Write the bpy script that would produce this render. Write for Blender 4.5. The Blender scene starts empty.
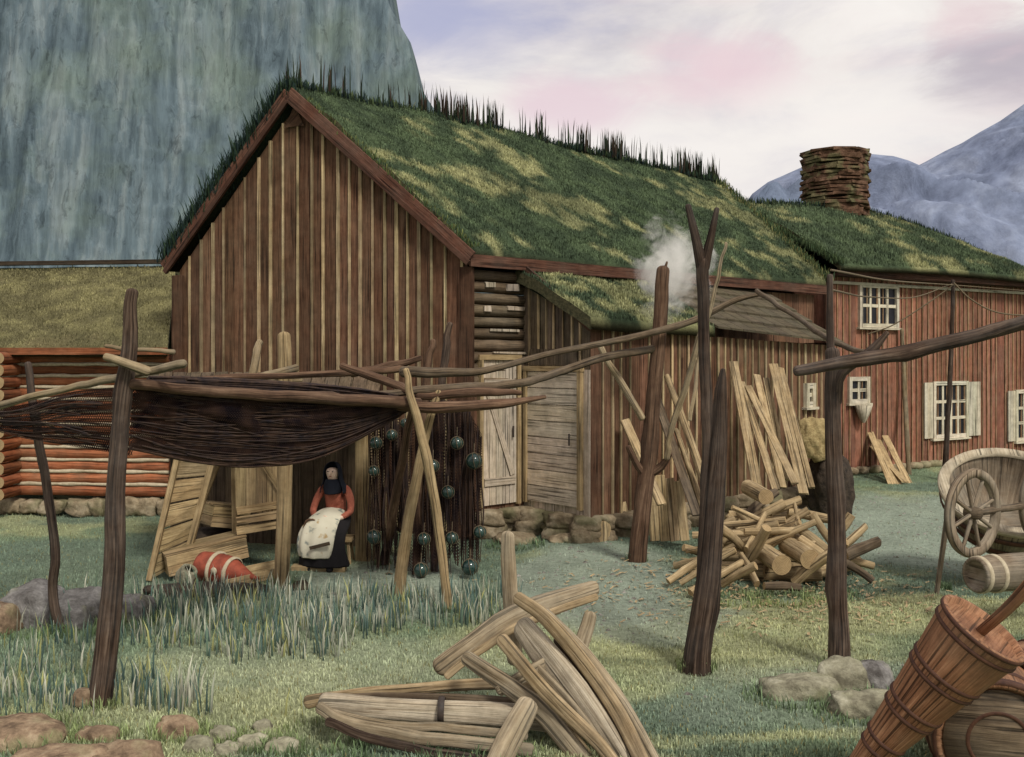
import bpy, bmesh, math, random
import numpy as np
from mathutils import Vector, Matrix
random.seed(7)
rng = np.random.default_rng(11)
scene = bpy.context.scene
COL = scene.collection
H, F, CX, HY = 2.35, 1000.0, 512.0, 358.0     # eye height, focal length (px), principal column, horizon row

def P(px, py, Y):
    return Vector(((px-CX)/F*Y, Y, H-(py-HY)/F*Y))
def GY(py):
    return F*H/(py-HY)
def G(px, py):
    return P(px, py, GY(py))
R = math.radians

# ------------------------------------------------------------------ numpy noise
def _hash(ix, iy):
    n = (ix.astype(np.int64)*374761393 + iy.astype(np.int64)*668265263) & 0x7fffffff
    n = ((n ^ (n >> 13))*1274126177) & 0x7fffffff
    return ((n ^ (n >> 16)) & 0xffff)/65535.0
def vnoise(x, y):
    x = np.asarray(x, float); y = np.asarray(y, float)
    ix = np.floor(x); iy = np.floor(y); fx = x-ix; fy = y-iy
    fx = fx*fx*(3-2*fx); fy = fy*fy*(3-2*fy)
    a = _hash(ix, iy); b = _hash(ix+1, iy); c = _hash(ix, iy+1); d = _hash(ix+1, iy+1)
    return (a*(1-fx)+b*fx)*(1-fy)+(c*(1-fx)+d*fx)*fy
def fbm(x, y, o=4):
    s = 0; a = .5; t = 0
    for i in range(o):
        s = s+a*vnoise(np.asarray(x)*2**i+i*17.3, np.asarray(y)*2**i+i*9.1); t += a; a *= .5
    return s/t
def sst(e0, e1, x):
    t = np.clip((x-e0)/(e1-e0), 0, 1); return t*t*(3-2*t)

# ------------------------------------------------------------------ node helpers
def new_mat(name):
    m = bpy.data.materials.new(name); m.use_nodes = True
    nt = m.node_tree; nt.nodes.clear()
    return m, nt
def N(nt, t, **kw):
    n = nt.nodes.new(t)
    for k, v in kw.items():
        if k.startswith('i_'): n.inputs[k[2:].replace('_', ' ')].default_value = v
        else: setattr(n, k, v)
    return n
def L(nt, a, b): nt.links.new(a, b)
def ramp(nt, fac, stops, interp='LINEAR'):
    r = nt.nodes.new('ShaderNodeValToRGB'); r.color_ramp.interpolation = interp
    e = r.color_ramp.elements
    while len(e) < len(stops): e.new(.5)
    for i, (p, c) in enumerate(stops):
        e[i].position = p
        e[i].color = (c, c, c, 1) if isinstance(c, (int, float)) else (*c, 1)
    L(nt, fac, r.inputs[0]); return r.outputs[0]
def mixc(nt, fac, a, b, mode='MIX'):
    n = nt.nodes.new('ShaderNodeMix'); n.data_type = 'RGBA'; n.blend_type = mode
    for s, v in ((n.inputs[0], fac), (n.inputs[6], a), (n.inputs[7], b)):
        if isinstance(v, (int, float)): s.default_value = v
        elif isinstance(v, tuple): s.default_value = (*v, 1) if len(v) == 3 else v
        else: L(nt, v, s)
    return n.outputs[2]
def noise(nt, vec, scale, detail=5, rough=.6, sc=None, dist=0):
    if sc is not None:
        mp = N(nt, 'ShaderNodeMapping'); mp.inputs['Scale'].default_value = sc; L(nt, vec, mp.inputs[0]); vec = mp.outputs[0]
    n = N(nt, 'ShaderNodeTexNoise'); n.inputs['Scale'].default_value = scale; n.inputs['Detail'].default_value = detail
    n.inputs['Roughness'].default_value = rough; n.inputs['Distortion'].default_value = dist
    L(nt, vec, n.inputs['Vector']); return n.outputs['Fac']
def finish(nt, col, rough=.9, bump=None, bstr=.4, bdist=.01, spec=.2, normal=None):
    b = N(nt, 'ShaderNodeBsdfPrincipled'); b.inputs['Roughness'].default_value = rough
    b.inputs['Specular IOR Level'].default_value = spec
    if isinstance(col, tuple): b.inputs['Base Color'].default_value = (*col, 1)
    else: L(nt, col, b.inputs['Base Color'])
    if bump is not None:
        bp = N(nt, 'ShaderNodeBump'); bp.inputs['Strength'].default_value = bstr; bp.inputs['Distance'].default_value = bdist
        L(nt, bump, bp.inputs['Height']); L(nt, bp.outputs[0], b.inputs['Normal'])
    o = N(nt, 'ShaderNodeOutputMaterial'); L(nt, b.outputs[0], o.inputs[0]); return b, o

_wood = {}
def wood(name, dark, mid, light, weather=None, wamt=.5, rough=.85, gs=1.0, bstr=.6):
    """Grain runs along UV.v (metres)."""
    if name in _wood: return _wood[name]
    m, nt = new_mat(name)
    uv = N(nt, 'ShaderNodeUVMap').outputs[0]
    oi = N(nt, 'ShaderNodeObjectInfo')
    add = N(nt, 'ShaderNodeVectorMath', operation='ADD'); L(nt, uv, add.inputs[0])
    cmb = N(nt, 'ShaderNodeCombineXYZ'); ml = N(nt, 'ShaderNodeMath', operation='MULTIPLY'); L(nt, oi.outputs['Random'], ml.inputs[0]); ml.inputs[1].default_value = 37.0
    L(nt, ml.outputs[0], cmb.inputs[0]); L(nt, ml.outputs[0], cmb.inputs[1]); L(nt, cmb.outputs[0], add.inputs[1])
    v = add.outputs[0]
    g1 = noise(nt, v, 1.0, 8, .65, (55*gs, 2.2*gs, 1), .6)
    g2 = noise(nt, v, 1.0, 4, .6, (9*gs, .9*gs, 1), 1.2)
    c = ramp(nt, g1, [(.37, dark), (.5, mid), (.64, light)])
    c2 = ramp(nt, g2, [(.36, dark), (.52, mid), (.68, light)])
    c = mixc(nt, .42, c, c2)
    # fine drying cracks
    cr = noise(nt, v, 1.0, 3, .5, (38*gs, .8*gs, 1), 0)
    crm = ramp(nt, cr, [(.37, 0.18), (.43, 1.0)])
    c = mixc(nt, .85, c, crm, 'MULTIPLY')
    tc = N(nt, 'ShaderNodeTexCoord')
    w = noise(nt, tc.outputs['Object'], 2.3, 6, .65)
    if weather:
        wf = ramp(nt, w, [(.42, 0.0), (.68, wamt)])
        c = mixc(nt, wf, c, weather)
    blot = ramp(nt, noise(nt, tc.outputs['Object'], 6.5, 5, .7), [(.36, .72), (.62, 1.12)])
    c = mixc(nt, .8, c, blot, 'MULTIPLY')
    at = N(nt, 'ShaderNodeAttribute', attribute_name='tint')
    c = mixc(nt, 1.0, c, at.outputs['Color'], 'MULTIPLY')
    rr = ramp(nt, oi.outputs['Random'], [(0, .8), (1, 1.15)])
    c = mixc(nt, 1.0, c, rr, 'MULTIPLY')
    mh = N(nt, 'ShaderNodeMath', operation='MULTIPLY'); L(nt, g1, mh.inputs[0]); L(nt, crm, mh.inputs[1])
    finish(nt, c, rough, mh.outputs[0], bstr, .012, .15)
    _wood[name] = m; return m

W_POST = wood('dark pole wood', (.018, .012, .009), (.062, .040, .027), (.19, .14, .10), (.11, .10, .09), .45)
W_LIGHT = wood('pale pole wood', (.13, .095, .052), (.28, .215, .125), (.44, .36, .22), (.22, .21, .17), .5)
W_RED = wood('reddish pole wood', (.04, .022, .013), (.115, .066, .040), (.25, .165, .105), (.12, .08, .055), .5)
W_BARN = wood('barn board wood', (.070, .034, .020), (.145, .074, .042), (.22, .13, .08), (.165, .11, .07), .5)
W_BATT = wood('pale batten wood', (.24, .17, .085), (.47, .36, .20), (.62, .51, .31), (.22, .19, .13), .4)
W_RAKE = wood('rake board wood', (.05, .022, .014), (.13, .058, .036), (.20, .11, .075), (.11, .08, .06), .5)
W_HOUSE = wood('red painted boards', (.16, .068, .042), (.285, .122, .076), (.39, .19, .125), (.25, .15, .105), .6)
W_LOG = wood('red log wood', (.14, .045, .018), (.30, .10, .042), (.42, .18, .09), (.16, .09, .05), .6)
W_OLD = wood('old grey brown wood', (.05, .036, .024), (.12, .088, .055), (.22, .17, .11), (.13, .115, .09), .5)
W_TAN = wood('tan wood', (.20, .135, .065), (.38, .28, .145), (.52, .41, .23), (.26, .21, .13), .4)
W_PINK = wood('pale pinkish door wood', (.38, .31, .22), (.60, .51, .39), (.72, .63, .51), (.44, .39, .28), .4)
W_SPLIT = wood('split firewood', (.19, .13, .065), (.40, .30, .16), (.56, .45, .27), (.2, .165, .11), .5)
W_GREYB = wood('foreground timber', (.12, .08, .04), (.31, .23, .125), (.46, .37, .23), (.30, .25, .17), .5)
W_FG = wood('tan foreground timber', (.17, .125, .07), (.36, .29, .185), (.50, .43, .30), (.30, .28, .22), .5)
W_BONE = wood('bleached timber', (.20, .155, .10), (.46, .40, .29), (.62, .56, .43), (.38, .33, .24), .5)
W_CHURN = wood('churn stave wood', (.11, .048, .024), (.245, .115, .058), (.38, .21, .115), (.22, .15, .09), .5, rough=.6)
W_CREAM = wood('cream painted wood', (.42, .37, .27), (.60, .55, .41), (.70, .66, .52), (.45, .42, .32), .5)
W_CART = wood('cart wood', (.10, .075, .048), (.22, .17, .115), (.36, .30, .21), (.28, .27, .22), .5)

def simple(name, c1, c2, scale=8, rough=.8, bstr=.3, bdist=.01, spec=.3, detail=6, sc=None):
    m, nt = new_mat(name); tc = N(nt, 'ShaderNodeTexCoord')
    f = noise(nt, tc.outputs['Object'], scale, detail, .65, sc)
    c = ramp(nt, f, [(.32, c1), (.68, c2)])
    finish(nt, c, rough, f, bstr, bdist, spec); return m
M_DARK = simple('dark window glass', (.006, .007, .010), (.02, .022, .028), 3, .4, 0, spec=.25)
M_IRON = simple('dark iron', (.02, .018, .016), (.06, .045, .035), 20, .6, .4)
M_HOOP = simple('pale hoop wood', (.34, .29, .19), (.52, .46, .33), 20, .8)
M_HOOPD = simple('dark hoop', (.04, .016, .010), (.09, .04, .02), 20, .7)
M_REDP = simple('red painted keg', (.13, .03, .018), (.36, .085, .045), 7, .75, .8, .01)
M_ROPE = simple('rope', (.08, .06, .035), (.2, .16, .1), 60, .95, .8)
M_HAY = simple('dry ochre hay', (.20, .145, .06), (.46, .37, .18), 14, .95, 1, .03)
M_PEATSHADE = simple('peat and shade', (.018, .014, .011), (.07, .052, .036), 12, .95, 1, .04)  # near-black lumps, one of them replacing a shadowed gap
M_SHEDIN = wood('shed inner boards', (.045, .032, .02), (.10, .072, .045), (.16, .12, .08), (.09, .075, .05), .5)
def endgrain():
    m, nt = new_mat('cut end grain'); uv = N(nt, 'ShaderNodeUVMap').outputs[0]
    ln = N(nt, 'ShaderNodeVectorMath', operation='LENGTH'); L(nt, uv, ln.inputs[0])
    ml = N(nt, 'ShaderNodeMath', operation='MULTIPLY'); L(nt, ln.outputs['Value'], ml.inputs[0]); ml.inputs[1].default_value = 420
    sn = N(nt, 'ShaderNodeMath', operation='SINE'); L(nt, ml.outputs[0], sn.inputs[0])
    tc = N(nt, 'ShaderNodeTexCoord'); f = noise(nt, tc.outputs['Object'], 18, 5)
    a = ramp(nt, sn.outputs[0], [(0, (.30, .21, .105)), (1, (.45, .34, .185))])
    c = mixc(nt, .6, a, ramp(nt, f, [(.3, .6), (.7, 1.1)]), 'MULTIPLY')
    finish(nt, c, .9, f, .3); return m
M_END = endgrain()
def stone_mat(name, c1, c2, c3, sc=5):
    m, nt = new_mat(name); tc = N(nt, 'ShaderNodeTexCoord'); o = tc.outputs['Object']
    f = noise(nt, o, sc, 8, .7); g = noise(nt, o, sc*5, 5, .6); k = noise(nt, o, sc*.6, 3, .5)
    c = ramp(nt, f, [(.37, c1), (.5, c2), (.63, c3)])
    c = mixc(nt, ramp(nt, k, [(.52, 0.), (.62, .55)]), c, (.14, .15, .07))
    c = mixc(nt, .7, c, ramp(nt, g, [(.3, .65), (.7, 1.15)]), 'MULTIPLY')
    oi = N(nt, 'ShaderNodeObjectInfo'); c = mixc(nt, 1., c, ramp(nt, oi.outputs['Random'], [(0, .8), (1, 1.2)]), 'MULTIPLY')
    mm = N(nt, 'ShaderNodeMath', operation='ADD'); L(nt, f, mm.inputs[0]); L(nt, g, mm.inputs[1])
    finish(nt, c, .9, mm.outputs[0], .7, .02); return m
S_GREY = stone_mat('grey stone', (.07, .065, .06), (.17, .165, .155), (.28, .275, .26))
S_BROWN = stone_mat('brown stone', (.10, .07, .045), (.23, .165, .105), (.36, .29, .19))
S_PALE = stone_mat('pale stone', (.14, .13, .09), (.27, .26, .18), (.40, .39, .29))
S_SLATE = stone_mat('chimney slate', (.035, .018, .010), (.095, .052, .030), (.17, .10, .065), 4)
S_FOUND = stone_mat('foundation stone', (.15, .115, .07), (.29, .235, .15), (.42, .36, .25), 4)

def foliage_mat(name, trans=True, rough=.85):
    m, nt = new_mat(name)
    at = N(nt, 'ShaderNodeAttribute', attribute_name='col')
    tc = N(nt, 'ShaderNodeTexCoord')
    f = ramp(nt, noise(nt, tc.outputs['Object'], 9, 6, .7), [(.3, .7), (.7, 1.2)])
    c = mixc(nt, .8, at.outputs['Color'], f, 'MULTIPLY')
    finish(nt, c, rough, None, spec=.15); return m
M_BLADE = foliage_mat('grass blades')
def turf_mat():
    m, nt = new_mat('turf'); at = N(nt, 'ShaderNodeAttribute', attribute_name='col'); tc = N(nt, 'ShaderNodeTexCoord')
    o = tc.outputs['Object']; f = noise(nt, o, 14, 8, .75); g = noise(nt, o, 60, 4, .7)
    c = mixc(nt, .9, at.outputs['Color'], ramp(nt, f, [(.28, .5), (.5, .95), (.75, 1.35)]), 'MULTIPLY')
    c = mixc(nt, .6, c, ramp(nt, g, [(.3, .6), (.7, 1.2)]), 'MULTIPLY')
    mm = N(nt, 'ShaderNodeMath', operation='ADD'); L(nt, f, mm.inputs[0]); L(nt, g, mm.inputs[1])
    finish(nt, c, .95, mm.outputs[0], .8, .05, .1); return m
M_TURF = turf_mat()

# ------------------------------------------------------------------ mesh collector
class MB:
    def __init__(s): s.v = []; s.f = []; s.uv = []; s.t = []; s.mi = []; s.sm = []
    def add(s, verts, faces, uvs=None, tint=1.0, mi=0, smooth=False):
        b = len(s.v); s.v += [tuple(v) for v in verts]
        tn = tint if isinstance(tint, (tuple, list)) else (tint, tint, tint)
        for k, f in enumerate(faces):
            s.f.append([b+i for i in f]); s.mi.append(mi if not isinstance(mi, list) else mi[k]); s.sm.append(smooth)
            s.uv.append(uvs[k] if uvs else [(0, 0)]*len(f)); s.t.append(tn)
    def build(s, name, mats, parent=None, origin=None, bevel=0, **props):
        if not isinstance(mats, (list, tuple)): mats = [mats]
        if origin is None:
            if parent is not None: origin = Vector(parent['_o'])
            else:
                a = np.array(s.v); origin = Vector(((a[:, 0].min()+a[:, 0].max())/2, (a[:, 1].min()+a[:, 1].max())/2, a[:, 2].min()))
        origin = Vector(origin)
        me = bpy.data.meshes.new(name)
        me.from_pydata([tuple(Vector(v)-origin) for v in s.v], [], s.f)
        for m in mats: me.materials.append(m)
        me.attributes.new('tint', 'FLOAT_COLOR', 'CORNER'); me.uv_layers.new(name='UVMap'); ul = me.uv_layers['UVMap']
        fu = []; fc = []
        for u, t in zip(s.uv, s.t):
            for q in u: fu += [q[0], q[1]]; fc += [t[0], t[1], t[2], 1.0]
        ul.data.foreach_set('uv', fu); me.attributes['tint'].data.foreach_set('color', fc)
        me.polygons.foreach_set('material_index', s.mi); me.polygons.foreach_set('use_smooth', s.sm)
        me.update()
        return link(name, me, parent, origin, bevel, props)
def link(name, me, parent, origin, bevel=0, props={}):
    o = bpy.data.objects.new(name, me); COL.objects.link(o)
    o['_o'] = tuple(origin)
    if parent is not None:
        o.parent = parent; o.location = Vector(origin)-Vector(parent['_o'])
    else: o.location = origin
    if bevel:
        b = o.modifiers.new('bevel', 'BEVEL'); b.width = bevel; b.segments = 2; b.limit_method = 'ANGLE'; b.angle_limit = R(50)
    for k, v in props.items():
        if v: o[k] = v
    return o
def thing(name, label, cat, loc, group=None):
    o = bpy.data.objects.new(name, None); COL.objects.link(o); o.location = loc; o['_o'] = tuple(loc)
    o.empty_display_size = .2
    o['label'] = label; o['category'] = cat
    if group: o['group'] = group
    return o

def catmull(pts, n):
    pts = [Vector(p) for p in pts]
    if len(pts) == 2: return [pts[0].lerp(pts[1], i/n) for i in range(n+1)]
    out = []; k = len(pts)-1
    for i in range(n+1):
        t = i/n*k; j = min(int(t), k-1); u = t-j
        p0 = pts[max(j-1, 0)]; p1 = pts[j]; p2 = pts[j+1]; p3 = pts[min(j+2, k)]
        if j == 0: p0 = p1*2-p2
        if j == k-1: p3 = p2*2-p1
        out.append(.5*((2*p1)+(-p0+p2)*u+(2*p0-5*p1+4*p2-p3)*u*u+(-p0+3*p1-3*p2+p3)*u**3))
    return out
def tube(M, pts, rads, ns=12, per=None, cap='round', rough=.06, flat=1.0, tint=1.0, wob=0., endmi=0, mi=0, up=None, seed=None, knots=0, sq=0):
    """swept limb with uneven skin, rads per control point; flat<1 squashes one axis."""
    rd = random.Random(seed if seed is not None else random.random())
    pts = [Vector(p) for p in pts]
    ln = sum((pts[i+1]-pts[i]).length for i in range(len(pts)-1))
    rm = max(rads)
    n = per or max(4, min(40, int(ln/max(rm*1.6, .04))))
    C = catmull(pts, n)
    if not isinstance(rads, (list, tuple)): rads = [rads]*len(pts)
    if len(rads) != len(pts): rads = [rads[0]+(rads[-1]-rads[0])*i/(len(pts)-1) for i in range(len(pts))]
    def rad(t):
        x = t*(len(rads)-1); j = min(int(x), len(rads)-2); return rads[j]+(rads[j+1]-rads[j])*(x-j)
    ph = rd.random()*50
    for i in range(1, n):
        if wob: C[i] = C[i]+Vector((vnoise(i*.35+ph, 1.)-.5, vnoise(i*.35+ph, 7.)-.5, vnoise(i*.35+ph, 13.)-.5))*wob
    T = [(C[min(i+1, n)]-C[max(i-1, 0)]).normalized() for i in range(n+1)]
    u0 = Vector(up) if up is not None else (Vector((0, 0, 1)) if abs(T[0].z) < .9 else Vector((0, 1, 0)))
    rings = []; U = (u0-T[0]*u0.dot(T[0])).normalized()
    kn = [(rd.random(), rd.random()*6.28, rd.uniform(.25, .5)) for _ in range(knots)]
    s = 0; stations = []
    for i in range(n+1):
        if i: s += (C[i]-C[i-1]).length
        U = (U-T[i]*U.dot(T[i])).normalized(); V = T[i].cross(U)
        stations.append((C[i], U.copy(), V, rad(i/n), s, i/n, T[i]))
    sts = []
    if cap == 'round':
        c, U, V, r, s0, t, T0 = stations[0]
        for k in (1., .8, .45): sts.append((c-T0*r*k*.7, U, V, r*math.sqrt(max(1-k*k, .02)), s0-r*k*.7, 0))
    sts += [x[:6] for x in stations]
    if cap == 'round':
        c, U, V, r, s0, t, T0 = stations[-1]
        for k in (.45, .8, 1.): sts.append((c+T0*r*k*.7, U, V, r*math.sqrt(max(1-k*k, .02)), s0+r*k*.7, 1))
    verts = []
    for (c, U, V, r, s_, t) in sts:
        for k in range(ns):
            a = 2*math.pi*k/ns
            sqf = 1.0 if not sq else (abs(math.cos(a+.01))**sq+abs(math.sin(a+.01))**sq)**(-1/sq)
            q = 1+rough*2*(float(vnoise(ph+s_*5, k*.9+ph))-.5)*1.0+rough*(float(vnoise(ph+s_*22, math.cos(a)*2+ph+9))-.5)
            for (kt, ka, kr) in kn:
                d = ((t-kt)*ln/rm/1.2)**2+(math.sin((a-ka)/2)*3)**2
                q += kr*math.exp(-d)
            q *= sqf; verts.append(c+U*math.cos(a)*r*q+V*math.sin(a)*r*q*flat)
    faces = []; uvs = []; mis = []
    m = len(sts)
    for i in range(m-1):
        for k in range(ns):
            k2 = (k+1) % ns
            faces.append((i*ns+k, i*ns+k2, (i+1)*ns+k2, (i+1)*ns+k))
            ra = max(rm, .01)
            u1 = 2*math.pi*k/ns*ra; u2 = 2*math.pi*(k+1)/ns*ra
            uvs.append([(u1, sts[i][4]), (u2, sts[i][4]), (u2, sts[i+1][4]), (u1, sts[i+1][4])]); mis.append(mi)
    M.add(verts, faces, uvs, tint, mis, True)
    # end caps
    for e, i in ((0, 0), (1, m-1)):
        c, U, V, r = sts[i][:4]
        ring = [verts[i*ns+k] for k in range(ns)]
        uvr = [((p-c).dot(U), (p-c).dot(V)) for p in ring]
        f = list(range(ns)); 
        if e == 0: f = f[::-1]; uvr = uvr[::-1]
        M.add(ring, [f], [uvr], tint, endmi, False)
    return C
def box(M, c, X, Y, Z, tint=1.0, jit=0., mi=0, grain='z'):
    """box centred c with half-extent vectors X,Y,Z; grain along chosen axis"""
    c = Vector(c); X = Vector(X); Y = Vector(Y); Z = Vector(Z)
    vs = []
    for sx in (-1, 1):
        for sy in (-1, 1):
            for sz in (-1, 1):
                j = Vector((random.uniform(-1, 1), random.uniform(-1, 1), random.uniform(-1, 1)))*jit
                vs.append(c+X*sx+Y*sy+Z*sz+j)
    fs = [(0, 1, 3, 2), (4, 6, 7, 5), (0, 4, 5, 1), (2, 3, 7, 6), (0, 2, 6, 4), (1, 5, 7, 3)]
    if X.cross(Y).dot(Z) < 0: fs = [f[::-1] for f in fs]
    g = {'x': X, 'y': Y, 'z': Z}[grain].normalized(); off = random.uniform(0, 9), random.uniform(0, 30)
    oth = [a.normalized() for a, nme in ((X, 'x'), (Y, 'y'), (Z, 'z')) if nme != grain]
    uvs = [[((vs[i]-c).dot(oth[0])+(vs[i]-c).dot(oth[1])+off[0], (vs[i]-c).dot(g)+off[1]) for i in f] for f in fs]
    M.add(vs, fs, uvs, tint, mi)
def plank(M, a, b, w, th, side=None, tint=1.0, jit=.002, mi=0):
    """board from a to b; w along `side` vector, th across"""
    a = Vector(a); b = Vector(b); d = (b-a); l = d.length; d.normalize()
    sd = Vector(side) if side is not None else (Vector((0, 0, 1)) if abs(d.z) < .8 else Vector((1, 0, 0)))
    sd = (sd-d*sd.dot(d)).normalized(); n = d.cross(sd)
    box(M, (a+b)/2, sd*w/2, n*th/2, d*l/2, tint, jit, mi)
def rt(lo=.82, hi=1.15): 
    t = random.uniform(lo, hi); return (t*random.uniform(.96, 1.04), t, t*random.uniform(.95, 1.05))
def icos(M, c, r, sub=3, amp=.25, fr=1.3, tint=1., seed=0, ex=.6):
    bm = bmesh.new(); bmesh.ops.create_icosphere(bm, subdivisions=sub, radius=1)
    vs = []
    for v in bm.verts:
        p = v.co; q = 1+amp*2*(float(fbm(p.x*fr+seed*3.1+p.z, p.y*fr+seed*1.7-p.z, 3))-.5)
        # faceting
        q = 1/(max(abs(p.x), abs(p.y), abs(p.z))**ex)*q*(.8 if ex > .5 else .88)
        vs.append((c[0]+p.x*q*r[0], c[1]+p.y*q*r[1], c[2]+p.z*q*r[2]))
    M.add(vs, [[v.index for v in f.verts] for f in bm.faces], None, tint, 0, True); bm.free()
def ringz(M, prof, n=32, axis=None, origin=None, tint=1., mi=0, smooth=True, swap=False):
    """lathe of (r, h) along axis"""
    ax = Vector(axis).normalized(); o = Vector(origin)
    u = (Vector((0, 0, 1)) if abs(ax.z) < .9 else Vector((1, 0, 0))); u = (u-ax*u.dot(ax)).normalized(); v = ax.cross(u)
    vs = []; s = [0]
    for i in range(1, len(prof)): s.append(s[-1]+math.hypot(prof[i][0]-prof[i-1][0], prof[i][1]-prof[i-1][1]))
    for r, h in prof:
        for k in range(n):
            a = 2*math.pi*k/n; vs.append(o+ax*h+(u*math.cos(a)+v*math.sin(a))*r)
    fs = []; uv = []
    R0 = max(p[0] for p in prof)
    for i in range(len(prof)-1):
        for k in range(n):
            k2 = (k+1) % n; fs.append((i*n+k, i*n+k2, (i+1)*n+k2, (i+1)*n+k))
            a0 = 2*math.pi*k/n*R0; a1 = 2*math.pi*(k+1)/n*R0
            uv.append([(a0, s[i]), (a1, s[i]), (a1, s[i+1]), (a0, s[i+1])])
            if abs(prof[i+1][1]-prof[i][1]) < .5*abs(prof[i+1][0]-prof[i][0]) and abs(prof[i+1][0]-prof[i][0]) > .04:
                uv[-1] = [((vs[q]-o).dot(u), (vs[q]-o).dot(v)) for q in fs[-1]]
    if swap: uv = [[(b_, a_) for a_, b_ in q] for q in uv]
    M.add(vs, fs, uv, tint, mi, smooth)

# ------------------------------------------------------------------ grass blades
def blades(name, base, hgt, wid, lean, col, parent=None, droop=.35, **props):
    n = len(base); base = np.asarray(base, float); hgt = np.asarray(hgt); wid = np.asarray(wid)
    ang = rng.uniform(0, 2*np.pi, n); dx = np.cos(ang); dy = np.sin(ang)
    la = rng.uniform(0, 2*np.pi, n); lx = np.cos(la)*lean*hgt*rng.uniform(.3, 1, n); ly = np.sin(la)*lean*hgt*rng.uniform(.3, 1, n)
    V = np.zeros((n, 5, 3))
    V[:, 0] = base+np.stack([dx*wid, dy*wid, 0*wid-.01], 1); V[:, 1] = base-np.stack([dx*wid, dy*wid, 0*wid+.01], 1)
    m = base+np.stack([lx*droop, ly*droop, hgt*.6], 1)
    V[:, 2] = m-np.stack([dx*wid*.7, dy*wid*.7, 0*wid], 1); V[:, 3] = m+np.stack([dx*wid*.7, dy*wid*.7, 0*wid], 1)
    V[:, 4] = base+np.stack([lx, ly, hgt*np.sqrt(np.clip(1-lean**2*.5, .2, 1))], 1)
    o = Vector(parent['_o']) if parent is not None else Vector((float(base[:, 0].mean()), float(base[:, 1].mean()), 0))
    V = V.reshape(-1, 3)-np.array(o)
    me = bpy.data.meshes.new(name)
    me.vertices.add(n*5); me.vertices.foreach_set('co', V.ravel())
    idx = np.arange(n)[:, None]*5
    loops = np.concatenate([idx+0, idx+1, idx+2, idx+3, idx+3, idx+2, idx+4], 1).ravel()
    me.loops.add(n*7); me.loops.foreach_set('vertex_index', loops)
    st = (np.arange(n)[:, None]*7+np.array([0, 4])).ravel(); tot = np.tile([4, 3], n)
    me.polygons.add(n*2); me.polygons.foreach_set('loop_start', st); me.polygons.foreach_set('loop_total', tot)
    me.update(calc_edges=True)
    ca = me.attributes.new('col', 'FLOAT_COLOR', 'POINT')
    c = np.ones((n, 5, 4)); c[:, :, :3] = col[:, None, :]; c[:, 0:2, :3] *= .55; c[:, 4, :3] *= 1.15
    ca.data.foreach_set('color', c.ravel())
    me.materials.append(M_BLADE)
    return link(name, me, parent, o, 0, props)
def sheet(name, grid, cols, mat, parent=None, origin=None, smooth=True, **props):
    """grid (a,b,3) array -> mesh with per-point colour"""
    a, b = grid.shape[:2]
    o = Vector(parent['_o']) if parent is not None else Vector(origin or (0, 0, 0))
    me = bpy.data.meshes.new(name)
    i = np.arange(a-1)[:, None]*b+np.arange(b-1)[None, :]
    f = np.stack([i, i+1, i+b+1, i+b], -1).reshape(-1, 4)
    v = grid.reshape(-1, 3)-np.array(o)
    me.vertices.add(a*b); me.vertices.foreach_set('co', v.ravel())
    nf = len(f); me.loops.add(nf*4); me.loops.foreach_set('vertex_index', f.ravel())
    me.polygons.add(nf); me.polygons.foreach_set('loop_start', np.arange(nf)*4); me.polygons.foreach_set('loop_total', np.full(nf, 4))
    me.polygons.foreach_set('use_smooth', np.full(nf, smooth)); me.update(calc_edges=True)
    if cols is not None:
        ca = me.attributes.new('col', 'FLOAT_COLOR', 'POINT')
        c = np.ones((a*b, 4)); c[:, :3] = cols.reshape(-1, 3); ca.data.foreach_set('color', c.ravel())
    me.materials.append(mat)
    return link(name, me, parent, o, 0, props)

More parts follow.
